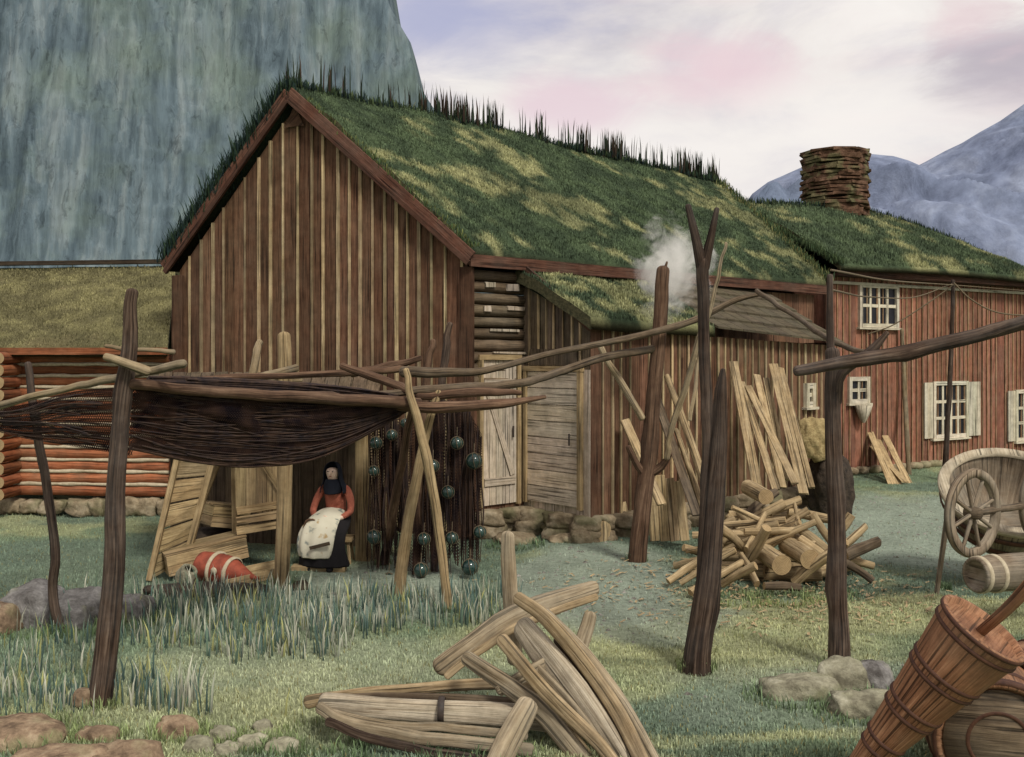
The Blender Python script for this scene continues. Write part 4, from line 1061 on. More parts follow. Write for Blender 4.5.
pole('rack_pole', 'pale pole lying from the left onto the tall tan shed post', 'pole', [(222, 389, 9.4, 7), (255, 379, 9.7, 8), (296, 368, 10.1, 8)], W_LIGHT, 10, grp=pg)
pole('rack_pole', 'short pale pole lying level behind the tall tan shed post', 'pole', [(268, 380, 10.4, 9), (300, 379, 10.5, 9)], W_LIGHT, 10, grp=pg)
pole('rack_pole', 'leaning pale pole top just left of the tall tan shed post', 'pole', [(260, 342, 10.6, 7), (254, 365, 10.5, 8), (240, 430, 10.4, 8)], W_LIGHT, 10, grp=pg)
pole('rack_pole', 'brown pole crossing down from the left to the tripod head', 'pole', [(342, 366, 9.7, 7), (375, 378, 9.6, 9), (406, 390, 9.5, 8)], W_RED, 12, grp=pg)
pole('rack_pole', 'brown pole slanting slightly up to the right behind the tripod head', 'pole', [(352, 374, 10.1, 7), (390, 366, 10.1, 8), (420, 358, 10.1, 6)], W_RED, 12, grp=pg)
pole('rack_pole', 'flat brown beam resting over the tripod head with a forked notch', 'pole', [(403, 372, 10.0, 11), (440, 372, 10.1, 10), (490, 369, 10.2, 7), (560, 352, 10.6, 6), (640, 336, 11.1, 7), (700, 318, 11.4, 7), (735, 300, 11.4, 6), (762, 294, 11.4, 4)], W_RED if False else W_OLD, 12, grp=pg, knots=3)
pole('rack_pole', 'long lower beam running from the tripod head to the branched post', 'pole', [(360, 396, 9.4, 6), (430, 390, 9.6, 9), (500, 385, 9.9, 9), (545, 377, 10.2, 8), (600, 359, 10.9, 8), (652, 349, 11.4, 8)], W_OLD, 12, grp=pg, knots=2)
pole('rack_pole', 'stout brown beam ending in a point right of the tripod', 'pole', [(395, 405, 9.35, 10), (440, 408, 9.4, 12), (500, 404, 9.6, 10), (545, 397, 9.8, 4)], W_RED, 12, grp=pg)
pole('rack_pole', 'short brown pole above the pointed beam right of the tripod', 'pole', [(418, 396, 9.55, 8), (480, 392, 9.7, 10), (520, 393, 9.85, 5)], W_RED, 12, grp=pg)
pole('rack_stake', 'left of two dark upright stakes behind the tripod head', 'stake', [(433, 341, 10.7, 6), (428, 370, 10.7, 8), (420, 480, 10.75, 8), (417, 540, 10.8, 8), (416, 575, 10.8, 8)], W_RED, 10, grp='upright stakes behind the tripod', gnd=.1)
pole('rack_stake', 'right and taller of two dark upright stakes behind the tripod head', 'stake', [(450, 324, 10.9, 6), (445, 355, 10.9, 8), (438, 440, 10.95, 8), (434, 573, 11.0, 8)], W_POST, 10, grp='upright stakes behind the tripod', gnd=.1)
tg = 'legs of the pole tripod'
pole('tripod_pole', 'reddish left leg of the pole tripod under the nets', 'pole', [(414, 398, 9.6, 7), (403, 460, 10.2, 9), (390, 530, 10.9, 9), (383, 566, 11.3, 9)], W_RED, 12, grp=tg, gnd=.05)
pole('tripod_pole', 'broad pale middle leg of the pole tripod', 'pole', [(438, 392, 9.6, 7), (424, 440, 9.55, 9), (412, 500, 9.6, 11), (402, 570, 9.7, 12), (399, 600, 9.72, 12)], W_TAN, 12, grp=tg, gnd=.05)
pole('tripod_pole', 'bent pale right leg of the pole tripod with its tip above the beam', 'pole', [(406, 370, 9.2, 6), (413, 405, 9.2, 8), (427, 455, 9.2, 10), (437, 520, 9.25, 10), (445, 575, 9.25, 9), (447, 613, 9.3, 10)], W_TAN, 12, grp=tg, gnd=.05)

# posts at the middle and right
def multi(name, label, cat, limbs, mat, group=None, ns=16):
    """one piece of timber with several fused limbs"""
    M = MB()
    for k, (pts, knots) in enumerate(limbs):
        q = [P(a, b, c) for a, b, c, w in pts]; r = [w*c/F/2 for a, b, c, w in pts]
        tube(M, q, r, ns, rough=.06, wob=.015 if k == 0 else 0, knots=knots)
    return M.build(name, mat, None, label=label, category=cat, group=group)
Y1 = 11.45
multi('branched_post', 'reddish brown post with two low branch stubs and a smoking broken top', 'post', [
    ([(663, 270, Y1, 13), (660, 320, Y1, 14), (653, 400, Y1, 15), (650, 450, Y1, 17), (644, 490, Y1, 17), (640, 530, Y1, 18), (636, 574, Y1, 20)], 2),
    ([(646, 476, Y1, 9), (636, 463, Y1-.05, 7), (628, 447, Y1-.1, 5)], 0), ([(648, 474, Y1, 10), (661, 467, Y1-.05, 8), (670, 454, Y1-.1, 5)], 0), ([(664, 272, Y1, 4), (667, 262, Y1, 2)], 0)], W_RED)
multi('forked_post', 'tall dark post ending in a sharp Y fork above the roof', 'post', [
    ([(703, 262, 8.1, 13), (703, 320, 8.1, 11), (706, 400, 8.05, 12), (708, 470, 8.0, 12), (703, 560, 7.95, 12), (698, 655, 7.9, 13), (698, 665, 7.9, 13)], 1),
    ([(702, 268, 8.1, 12), (695, 235, 8.1, 9), (688, 206, 8.1, 6)], 0), ([(704, 268, 8.1, 11), (711, 237, 8.1, 8), (717, 209, 8.1, 5)], 0)], W_POST)
pole('pointed_post', 'thick dark post with a pointed tip standing against the forked one', 'post', [(723, 370, 7.55, 5), (722, 392, 7.55, 12), (720, 430, 7.55, 16), (715, 500, 7.55, 20), (709, 580, 7.55, 24), (702, 630, 7.53, 25), (697, 670, 7.5, 28)], W_POST, 18, rough=.05, knots=3, gnd=.12)
multi('forked_post', 'dark post at the right with a curving side branch, set among stones', 'post', [
    ([(832, 352, 7.6, 14), (833, 400, 7.6, 16), (834, 470, 7.6, 16), (837, 550, 7.6, 18), (839, 620, 7.6, 19), (839, 680, 7.6, 23)], 3),
    ([(836, 402, 7.6, 11), (840, 376, 7.55, 10), (856, 362, 7.5, 9), (872, 350, 7.45, 10), (887, 333, 7.4, 5)], 0),
    ([(831, 362, 7.62, 8), (830, 320, 7.62, 7), (830, 276, 7.62, 6)], 0)], W_POST)
pole('cross_beam', 'long dark crossbeam resting in the side branch of the right post', 'beam', [(797, 371, 7.35, 11), (850, 361, 7.35, 14), (915, 350, 7.35, 15), (975, 335, 7.3, 14), (1020, 325, 7.25, 15), (1110, 300, 7.2, 15)], W_POST, 16, rough=.07, knots=4)
pole('brace_pole', 'thin pale brace slanting down left of the branched post', 'pole', [(600, 346, 11.4, 6), (622, 385, 11.4, 7), (642, 418, 11.4, 7)], W_LIGHT, 10, grp='thin braces at the branched post')
pole('brace_pole', 'thin pale brace rising from the right branch stub toward the forked post', 'pole', [(706, 312, 10.8, 5), (690, 370, 11.0, 6), (672, 430, 11.2, 6), (667, 458, 11.3, 6)], W_LIGHT, 10, grp='thin braces at the branched post')
pole('brace_pole', 'thin brown brace slanting from the beam tip down to the right post', 'pole', [(757, 291, 11.3, 5), (800, 320, 10.2, 5), (835, 342, 8.6, 6), (868, 355, 7.6, 6)], W_OLD, 10)
pole('slim_stick', 'slim pale stick standing up beside the forked post', 'stick', [(726, 243, 9.0, 3), (715, 290, 9.0, 4), (704, 333, 9.0, 4), (690, 420, 8.9, 4)], W_LIGHT, 8, rough=.03)

# ropes
def rope(label, pts, r=.006):
    M = MB(); q = [P(*p) for p in pts]; tube(M, q, [r, r], 6, per=28, cap='flat', rough=.1); M.build('rope', M_ROPE, None, label=label, category='rope', group='ropes strung in front of the farmhouse')
rope('pale rope running level from the right post past the top of the farmhouse wall', [(831, 270, 7.6), (895, 281, 12), (953, 285, 19.4), (1040, 292, 19.5)], .009)
rope('dark rope sagging right from the top of the thin line post', [(954, 283, 19.4), (972, 300, 19.3), (1000, 313, 19.2), (1045, 316, 19.1)], .014)
rope('dark rope slanting left from the thin line post to under the upper window', [(952, 286, 19.4), (925, 305, 19.45), (893, 325, 19.5), (868, 334, 19.6)], .012)
rope('dark rope sagging from the line post across the upper window to the right post', [(952, 284, 19.4), (915, 297, 17), (870, 297, 12), (832, 290, 7.6)], .009)

# ================================================================== LEANING BOARDS AND WOODPILE
def lean(label, a, b, w, th, mat=W_SPLIT, grp='boards leaning on the lean-to wall', side=(1, 0, 0), round_=False, nm='leaning_board'):
    M = MB(); A_ = P(*a); B_ = P(*b)
    if round_: tube(M, [A_, (A_+B_)/2+Vector((0.01, 0, 0)), B_], [w*.4, w*.5, w*.5], 10, cap='flat', rough=.08, knots=1, endmi=1); return M.build('leaning_pole', [mat, M_END], None, label=label, category='pole', group=grp)
    plank(M, A_, B_, w, th, side, 1.0, .008); return M.build(nm, mat, None, bevel=.005, label=label, category='board', group=grp)
LB = [((733, 362, 13.9), (760, 503, 12.3), .12, 'leftmost board of the bunch against the wall, behind the pointed post'),
 ((741, 382, 13.9), (776, 490, 12.2), .10, 'second board from the left in the leaning bunch'),
 ((748, 386, 13.8), (795, 484, 12.0), .09, 'narrow board crossing behind the middle of the bunch'),
 ((757, 375, 14.0), (783, 488, 12.4), .10, 'middle board of the leaning bunch, pale and upright'),
 ((766, 378, 14.2), (786, 480, 12.7), .09, 'upright board just right of the middle of the bunch'),
 ((773, 364, 14.2), (804, 494, 12.2), .12, 'wide pale board on the right of the leaning bunch'),
 ((781, 368, 14.3), (812, 488, 12.4), .08, 'rightmost narrow board of the leaning bunch')]
for a, b, w, lb in LB: lean(lb, a, b, w, .03)
LB2 = [((655, 395, 13.3), (697, 515, 11.7), .11, 'broad weathered board leaning just right of the branched post'), ((667, 376, 13.2), (714, 512, 11.6), .10, 'longest pale pole of the group left of the pointed post'),
 ((625, 420, 12.9), (662, 505, 12.0), .12, 'short board leaning left of the branched post'), ((676, 430, 13.2), (712, 540, 11.3), .08, 'lowest pole of the group left of the pointed post')]
for i, (a, b, w, lb) in enumerate(LB2): lean(lb, a, b, w, .03, W_SPLIT if i != 0 else W_OLD, 'poles leaning near the branched post', round_=(i in (1, 3)))
# plank crate / stump shapes by branched post
M = MB(); c = G(668, 541)
for k in range(4): plank(M, P(651+k*9, 472+k*3, 12.5), P(655+k*10, 541, 12.4), .115, .05, (1, 0, 0), rt(.9, 1.15), .006)
M.build('plank_panel', W_SPLIT, None, bevel=.005, label='pale plank panel propped behind the branched post foot', category='panel')
def stump(label, px, py, r, h):
    c = G(px, py); M = MB(); tube(M, [c+up*-.05, c+up*h], [r*1.05, r], 18, per=6, cap='flat', rough=.09, endmi=1); M.build('stump', [W_SPLIT, M_END], None, label=label, category='stump', group='stumps near the lean-to corner')
stump('taller pale stump against the lean-to wall left of the branched post', 617, 535, .17, .70)
stump('low wide stump in front of the lean-to corner stones', 598, 541, .20, .28)

WP = [ # a, b, thickness px, depth, text
 ((736, 530), (784, 503), 12, 11.2, 'upper log slanting up to the right at the pile top'), ((742, 520), (776, 492), 11, 11.5, 'topmost log, leaning on the boards'),
 ((745, 566), (767, 528), 13, 10.3, 'stout upright-leaning log in front of the dark gap'), ((757, 584), (741, 555), 11, 10.1, 'short log propped at the front left of the dark gap'),
 ((718, 527), (746, 551), 12, 10.4, 'log slanting down right beside the pointed post'), ((765, 550), (793, 533), 9, 10.6, 'thin stick above the round log ends'),
 ((795, 582), (832, 553), 14, 10.1, 'thick log at the front running up to the right post'), ((770, 512), (800, 500), 12, 11.3, 'log lying behind the pile top'),
 ((845, 556), (878, 542), 15, 10.6, 'thick round-ended log on the far right of the pile'), ((845, 545), (866, 526), 10, 10.9, 'upper log right of the right post pointing up'),
 ((843, 562), (873, 581), 10, 10.3, 'lowest log right of the right post pointing down'), ((793, 524), (828, 551), 11, 10.6, 'log crossing down toward the right post'),
 ((812, 514), (832, 543), 10, 10.9, 'steep log just left of the right post'), ((755, 542), (800, 522), 9, 10.8, 'thin pale split stick across the pile middle'),
 ((788, 512), (833, 520), 12, 11.3, 'log lying nearly level behind the right post'), ((724, 552), (762, 537), 10, 10.6, 'log low on the left of the pile'),
 ((690, 598), (742, 562), 9, 10.0, 'lower of the long poles sliding out left of the pile'), ((668, 594), (722, 545), 9, 10.4, 'upper of the long poles sliding out left of the pile'),
 ((680, 600), (735, 550), 8, 10.2, 'middle of the long poles sliding out left of the pile'), ((722, 588), (756, 566), 10, 10.0, 'short log at the left front foot of the pile'),
 ((764, 586), (800, 592), 10, 9.95, 'log lying flat along the front foot of the pile'), ((700, 540), (735, 520), 10, 11.0, 'log behind the pointed post'),
 ((840, 532), (852, 515), 11, 11.2, 'short log standing behind the right post'), ((800, 538), (840, 570), 10, 10.3, 'log running down beside the round log ends'),
 ((775, 530), (815, 545), 11, 10.7, 'log bridging over the two round log ends'), ((738, 512), (760, 540), 9, 10.9, 'pale stick leaning right on the upper left')]
pile_g = 'logs of the woodpile'
for (a, b, w, Yd, lb) in WP:
    M = MB(); dy = random.uniform(-.25, .25)
    A_ = P(a[0], a[1], Yd-dy); B_ = P(b[0], b[1], Yd+dy)
    for q in (A_, B_): q.z = max(q.z, .05)
    r = w*Yd/F/2*.82; split = random.random() < .6
    tube(M, [A_, (A_+B_)/2+Vector((random.uniform(-.02, .02), 0, .01)), B_], [r, r*1.02, r*.92], 12, cap='flat', rough=.12, flat=.65 if split else 1., endmi=1, knots=1)
    M.build('log', [W_SPLIT if random.random() < .75 else W_OLD, M_END], None, bevel=0, label='woodpile: '+lb, category='log', group=pile_g)
for (px, py, w, lb) in ((782, 565, 20, 'left of two big round log ends facing the viewer'), (810, 559, 20, 'right of two big round log ends facing the viewer'), (766, 497, 16, 'round log end facing out at the pile top')):
    Yd = 10.05 if py > 520 else 11.0; M = MB(); A_ = P(px, py, Yd); r = w*Yd/F/2; tube(M, [A_, A_+Vector((-.06, .6, .03))], [r, r], 18, per=6, cap='flat', rough=.06, endmi=1)
    M.build('log', [W_SPLIT, M_END], None, label='woodpile: '+lb, category='log', group=pile_g)
# core logs inside the heap
for i, lb in enumerate(['hidden thick log low at the centre of the pile', 'core log at the back left of the pile', 'core log at the back right of the pile', 'core log under the topmost logs', 'core log at the left foot behind the pointed post', 'core log low behind the right post', 'short core log filling the dark gap', 'core log high behind the round end']):
    x, y, z = [(2.9, 10.8, .12), (2.5, 11.3, .14), (3.3, 11.2, .14), (2.95, 11.3, .38), (2.3, 10.7, .12), (3.45, 10.8, .12), (2.85, 10.55, .1), (2.9, 11.5, .55)][i]
    an = random.uniform(-.6, .6); M = MB(); d = Vector((math.cos(an), math.sin(an), random.uniform(-.1, .1)))*.5
    c = Vector((x, y, z)); tube(M, [c-d*.8-up*.03, c+d*.8-up*.03], [.085, .08], 12, cap='flat', rough=.1, endmi=1); M.build('log', [W_SPLIT, M_END], None, label='woodpile: '+lb, category='log', group=pile_g)
for i in range(20):
    an = random.uniform(0, 6.28); rr_ = random.uniform(.1, 1.0); x, y = 2.75+math.cos(an)*rr_*.95, 10.75+math.sin(an)*rr_*.75
    z = .08+.55*(1-rr_)+random.uniform(0, .1); d = Vector((random.uniform(-1, 1), random.uniform(-.6, .6), random.uniform(-.35, .35))).normalized()*random.uniform(.28, .45)
    c = Vector((x, y, max(z, abs(d.z)+.04))); M = MB(); tube(M, [c-d, c+d*.1, c+d], [random.uniform(.025, .045)]*3, 8, cap='flat', rough=.15, flat=.6, endmi=1)
    M.build('log', [W_SPLIT, M_END], None, label='woodpile: thin split stick tucked among the thicker logs', category='log', group=pile_g)
nch = 1500; chx = rng.normal(2.7, 1.0, nch); chy = rng.normal(10.1, .8, nch); mch = MB()
for i in range(nch):
    a_ = rng.uniform(0, 3.14); l_ = rng.uniform(.01, .045); w_ = rng.uniform(.004, .012); z_ = float(gz(chx[i], chy[i]))+.012+rng.uniform(0, .015)
    dx_, dy_ = math.cos(a_)*l_, math.sin(a_)*l_; ex_, ey_ = -math.sin(a_)*w_, math.cos(a_)*w_; tl = rng.uniform(-.01, .01)
    mch.v += [(chx[i]-dx_-ex_, chy[i]-dy_-ey_, z_+tl), (chx[i]+dx_-ex_, chy[i]+dy_-ey_, z_-tl), (chx[i]+dx_+ex_, chy[i]+dy_+ey_, z_-tl+.004), (chx[i]-dx_+ex_, chy[i]-dy_+ey_, z_+tl+.004)]
    k_ = i*4; mch.f.append([k_, k_+1, k_+2, k_+3]); mch.uv.append([(0, 0), (0, .05), (.02, .05), (.02, 0)]); mch.t.append((1, 1, 1)); mch.mi.append(0); mch.sm.append(False)
mch.build('wood_chips', W_SPLIT, None, kind='stuff', label='scattered wood chips round the woodpile', category='wood chips')
# hay bundle and dark mound standing in for the shadow gap near farmhouse
M = MB(); c = P(829, 470, 15.1); icos(M, (c.x, c.y, .42), (.36, .34, .52), 4, .4, 2.2, 1, 12, .3); M.build('shade_mound', M_PEATSHADE, None, label='dark mound standing in for the shadow gap beside the farmhouse corner', category='shadow mound')
M = MB(); c = P(814, 440, 15.0); icos(M, (c.x, c.y, c.z), (.27, .24, .34), 4, .4, 2.0, 1, 15, .2); M.build('hay_sack', M_HAY, None, label='ochre lumpy sack resting on the dark mound behind the right post', category='sack')
for k, (a, b, lb) in enumerate([((870, 432), (892, 486), 'leftmost'), ((878, 440), (899, 486), 'second from the left'), ((872, 446), (905, 482), 'flattest'), ((885, 436), (912, 490), 'rightmost and longest')]):
    M = MB(); Yt = 20.6; plank(M, P(a[0], a[1], Yt), P(b[0], b[1], 18.7), .13, .03, (1, 0, 0), 1.15, .006); M.build('leaning_board', W_TAN, None, bevel=.004, label='small pale board on the red farmhouse wall, '+lb+' of its bunch', category='board', group='boards leaning on the farmhouse')

# ================================================================== FOREGROUND TIMBERS
fg = 'timbers in the foreground heap'
def timber(label, pts, flat=.5, ns=24, mat=None, rough=.04, cap='round', name='timber'):
    M = MB(); q = [P(a, b, c) for a, b, c, w in pts]; r = [w*c/F/2 for a, b, c, w in pts]
    mat = mat or (W_FG if len(label) % 2 else W_GREYB)
    tube(M, q, r, ns, rough=rough, flat=flat, knots=0, wob=.008, cap=cap, up=(0, 0, 1), sq=4)
    return M.build(name, mat, None, label=label, category='timber', group=fg)
timber('upright round-topped stake behind the foreground heap', [(508, 536, 6.9, 15), (509, 570, 6.9, 17), (512, 625, 6.9, 18), (515, 660, 6.9, 18)])
timber('long curved rail arching over the back of the foreground heap', [(440, 667, 6.55, 18), (470, 645, 6.6, 17), (505, 620, 6.65, 20), (545, 603, 6.75, 18), (594, 588, 6.9, 14)], .8)
timber('long dark-edged pole slanting from the heap top to the lower right, outermost', [(545, 614, 6.35, 13), (585, 655, 6.2, 15), (622, 705, 6.05, 16), (652, 760, 5.9, 17), (670, 795, 5.7, 17)])
timber('long pole slanting down right beside the outermost one, starting highest', [(518, 598, 6.3, 13), (550, 622, 6.2, 15), (590, 672, 6.1, 15), (625, 725, 5.95, 16), (650, 780, 5.7, 16)])
timber('narrow pole crossing down right over the wide carved plank', [(502, 640, 6.1, 14), (535, 680, 6.0, 15), (565, 712, 5.95, 15), (600, 745, 5.85, 14), (630, 785, 5.7, 14)])
timber('wide pale carved plank in the middle of the foreground heap', [(524, 628, 6.35, 26), (548, 658, 6.25, 34), (575, 695, 6.12, 36), (602, 735, 6.0, 34), (635, 790, 5.85, 34)], .35, 18, mat=W_BONE)
M = MB(); q = P(571, 687, 6.08); 
timber('short stub slanting up to the right behind the heap', [(590, 616, 6.75, 14), (583, 640, 6.7, 16), (568, 690, 6.5, 16), (555, 715, 6.45, 15)])
timber('stout round-ended pole pointing left from the heap middle', [(467, 658, 6.2, 15), (490, 674, 6.15, 17), (515, 690, 6.1, 20), (545, 715, 6.05, 21), (590, 770, 5.9, 20)])
timber('pointed stake rising from the bottom edge into the heap', [(528, 705, 5.95, 20), (516, 728, 5.9, 24), (500, 760, 5.85, 24), (488, 790, 5.7, 24)], .8)
timber('thick pole end sloping under the heap to the bottom edge', [(540, 700, 6.35, 18), (560, 725, 6.2, 20), (590, 765, 5.95, 20), (600, 785, 5.85, 20)])
timber('upper long curved pole of the sled-like pair at the left', [(308, 702, 6.3, 13), (360, 694, 6.35, 11), (430, 687, 6.4, 11), (500, 683, 6.4, 12), (540, 690, 6.4, 12)])
timber('broad inner rail of the sled-like pair, pale in the middle', [(325, 703, 6.15, 20), (380, 708, 6.15, 20), (440, 712, 6.15, 22), (510, 716, 6.15, 24), (560, 722, 6.15, 22)], .6, mat=W_BONE)
timber('lower long rail of the sled-like pair in the foreground', [(320, 708, 6.05, 12), (345, 722, 6.0, 12), (410, 736, 5.98, 13), (460, 742, 5.95, 13), (530, 750, 5.9, 13)])
timber('dark lowest rail under the sled-like pair', [(328, 722, 6.0, 9), (370, 738, 5.93, 9), (430, 752, 5.9, 9), (500, 762, 5.85, 9)], mat=W_POST)
timber('thin strip lying just under the curved hoop rail', [(447, 676, 6.45, 8), (478, 652, 6.5, 8), (515, 628, 6.55, 9), (560, 609, 6.65, 8), (596, 597, 6.75, 7)], mat=W_GREYB)
timber('slender strip between the upper pole and the inner rail of the sled-like pair', [(322, 697, 6.22, 7), (390, 697, 6.22, 8), (460, 699, 6.22, 9), (540, 704, 6.2, 9)], mat=W_OLD)
timber('slender strip between the inner rail and the lower rail of the sled-like pair', [(330, 712, 6.08, 7), (390, 725, 6.03, 8), (450, 728, 6.03, 9), (525, 736, 6.0, 9)], mat=W_FG)
timber('thin dark strip along the inner side of the outermost slanting pole', [(556, 640, 6.3, 7), (585, 678, 6.15, 8), (615, 725, 6.0, 9), (640, 775, 5.8, 9)], mat=W_POST)
timber('thin pale strip slanting from the heap middle to the bottom edge', [(538, 668, 6.2, 8), (568, 700, 6.05, 9), (598, 740, 5.95, 9), (618, 785, 5.8, 9)], mat=W_FG)
timber('short flat piece jammed crosswise in the heap middle', [(500, 690, 6.12, 12), (530, 672, 6.18, 13), (560, 655, 6.3, 12)], mat=W_FG)
for (px, py, Y_, a, lb) in ((441, 712, 6.1, .9, 'band round the broad inner rail'),):
    M = MB(); c = P(px, py, Y_); ringz(M, [(.076, -.02), (.082, -.01), (.082, .01), (.076, .02)], 20, (1, .0, -.03), c+Vector((0, .04, 0))); M.build('binding', M_IRON, None, label='dark binding round the broad rail of the sled-like pair', category='binding')

# ================================================================== RIGHT CORNER: CHURN, BARRELS, CART
churn = thing('butter_churn', 'large tapering brown staved butter churn leaning in the lower right corner', 'churn', P(930, 757, 5.3))
a = P(862, 765, 5.3); b = P(975, 622, 5.05); b.y = 4.95
ax = (b-a); Lc = ax.length; ax.normalize()
r0_, r1_ = .072, .225
def cr_(t): return r0_+(r1_-r0_)*t
M = MB(); ns = 40; ringz(M, [(.01, -.3), (.05, -.28), (cr_(-.2), -.2*Lc)]+[(cr_(t), t*Lc) for t in np.linspace(-.15, 1, 24)]+[(cr_(1)-.02, Lc), (cr_(1)-.028, Lc-.03), (.001, Lc-.03)], ns, ax, a, smooth=True)
M.build('staves', W_CHURN, churn)
for t in (.14, .21, .40, .46, .66, .71, .93, .985):
    M = MB(); r = cr_(t)+.004; ringz(M, [(r-.004, t*Lc-.012), (r+.004, t*Lc-.006), (r+.004, t*Lc+.006), (r-.002, t*Lc+.012)], 40, ax, a); M.build('hoop', M_HOOPD, churn)
M = MB(); tp = a+ax*(Lc-.04); tube(M, [tp, tp+(P(1060, 560, 4.6)-tp)*.5, P(1060, 545, 4.6)], [.026, .03, .032], 14, rough=.03); M.build('plunger', W_CHURN, churn)
M = MB(); tube(M, [a-ax*.02, a-ax*.22], [.075, .07], 16, per=4, cap='flat', rough=.03); M.build('foot', W_POST, churn)

def barrel(name, label, cat, c, axis, r, l, mat, hoopmat, bul=.08, nh=4, grp=None, head=None):
    t = thing(name, label, cat, c, grp); ax = Vector(axis).normalized(); c = Vector(c)
    def br(q): return r*(1+bul*math.sin(math.pi*q))
    M = MB(); ringz(M, [(.001, .03), (r-.03, .03), (r-.028, 0), (r, 0)]+[(br(q), q*l) for q in np.linspace(.02, .98, 16)]+[(r, l), (r-.028, l), (r-.03, l-.03), (.001, l-.03)], 36, ax, c); M.build('staves', mat, t)
    for q in ([.05, .22, .78, .95][:nh] if nh == 4 else np.linspace(.06, .94, nh)):
        M = MB(); rr = br(q)+.003; ringz(M, [(rr-.003, q*l-.02), (rr+.006, q*l-.016), (rr+.006, q*l+.016), (rr-.003, q*l+.02)], 36, ax, c); M.build('hoop', hoopmat, t)
    if head:
        M = MB(); ringz(M, [(.001, .022), (r-.045, .022), (r-.045, .030)], 36, ax, c); M.build('head', head, t)
        M = MB(); ringz(M, [(r-.006, -.004), (r+.012, -.006), (r+.014, .03), (r+.004, .035)], 36, ax, c); M.build('rim_hoop', hoopmat, t)
        M = MB(); ringz(M, [(r*.45, .019), (r*.45+.012, .012), (r*.45+.02, .019)], 36, ax, c); M.build('groove', hoopmat, t)
    return t
barrel('barrel', 'large brown barrel with its round end to the viewer, bottom right under the churn', 'barrel', P(1000, 744, 5.35), (.25, .96, 0), .325, .8, W_CHURN, M_HOOPD, head=W_OLD)
barrel('tub', 'reddish brown tub behind the churn at the right edge', 'tub', P(1012, 676, 5.9), (.95, .2, .12), .17, .7, W_CHURN, M_HOOPD)
barrel('roller', 'pale wooden roller lying under the cart at the right edge', 'roller', P(975, 575, 8.6), (.95, .3, 0), .15, .9, W_CART, M_HOOP)
cart = thing('cart', 'wooden cart with a spoked wheel and tilted round tub body at the right edge', 'cart', P(1000, 560, 10.2))
wc = P(973, 513, 9.2); wax = Vector((.93, -.37, 0)).normalized(); wax = Vector((.55, -.83, 0)).normalized()
M = MB(); ro = .40
ringz(M, [(ro-.07, -.03), (ro, -.035), (ro+.012, 0), (ro, .035), (ro-.07, .03), (ro-.07, -.03)], 40, wax, wc, swap=True); wh = M.build('wheel', W_CART, cart)
M = MB(); ringz(M, [(.001, -.07), (.05, -.07), (.065, 0), (.05, .07), (.001, .07)], 20, wax, wc); M.build('hub', W_OLD, wh)
u = (up-wax*up.dot(wax)).normalized(); v = wax.cross(u)
for k in range(8):
    an = k*math.pi/4+.3; d = u*math.cos(an)+v*math.sin(an); M = MB(); tube(M, [wc+d*.05, wc+d*(ro-.05)], [.02, .017], 8, per=4); M.build('spoke', W_CART, wh)
wc2 = wc-wax*-.0+Vector((1.0, .65, 0))
M = MB(); ringz(M, [(ro-.07, -.03), (ro, -.035), (ro+.012, 0), (ro, .035), (ro-.07, .03), (ro-.07, -.03)], 40, wax, wc2, swap=True); M.build('wheel', W_CART, cart)
M = MB(); tube(M, [wc, wc2], [.035, .035], 10); M.build('axle', W_OLD, cart)
# round tub body of the cart, tilted to the viewer
tax = Vector((-.10, -.52, .85)).normalized(); tcn = P(1012, 490, 10.35)
M = MB(); ringz(M, [(.001, -.62), (.36, -.62), (.47, -.50), (.60, -.28), (.67, -.10), (.69, -.02), (.62, -.02), (.60, -.10), (.52, -.30), (.38, -.50), (.001, -.52)], 48, tax, tcn); M.build('body', W_CART, cart)
M = MB(); ringz(M, [(.60, -.025), (.60, .012), (.70, .018), (.715, .0), (.705, -.045), (.69, -.05)], 48, tax, tcn, swap=True); M.build('rim', wood('pale rim wood', (.26, .21, .14), (.46, .40, .28), (.60, .54, .40), (.4, .38, .3), .4), cart)
for hq in (-.16, -.40):
    M = MB(); rr = .665 if hq > -.2 else .545; ringz(M, [(rr-.01, hq-.03), (rr+.012, hq-.02), (rr+.02, hq+.02), (rr+.01, hq+.03)], 48, tax, tcn); M.build('hoop', M_HOOPD, cart)
b0 = P(943, 503, 9.7); b0.z = .95
M = MB(); tube(M, [b0+Vector((.1, .1, -.05)), b0+Vector((.02, .2, -.95))], [.03, .025], 8); M.build('prop', W_CART, cart)

# ================================================================== STONES
def stone(label, px, py, rx, ry, rz, mat, seed, sub=4, grp=None, sink=.42, amp=.22):
    c = G(px, py); M = MB(); z = float(gz(c.x, c.y))
    icos(M, (c.x, c.y, z+rz*(1-2*sink)), (rx, ry, rz*1.1), sub, .34, 1.9, 1, seed, random.uniform(.3, .55)); M.build('stone' if rx < .3 else 'boulder', mat, None, label=label, category='stone' if rx < .3 else 'boulder', group=grp)
bg = 'grey boulders at the left'
stone('large grey boulder left of the thin wavy post', 36, 622, .30, .28, .27, S_GREY, 1, grp=bg)
stone('low brownish grey boulder between the thin and the thick post', 80, 622, .33, .28, .25, S_GREY, 2, grp=bg)
stone('smooth grey boulder just right of the thick dark post', 128, 618, .26, .22, .17, S_GREY, 3, grp=bg)
stone('small dark boulder at the foot of the thin wavy post', 72, 630, .16, .16, .19, S_GREY, 4, grp=bg)
stone('brown boulder cut by the left frame edge', -6, 632, .22, .3, .2, S_BROWN, 5, grp=bg)
sg = 'stones along the bottom left'
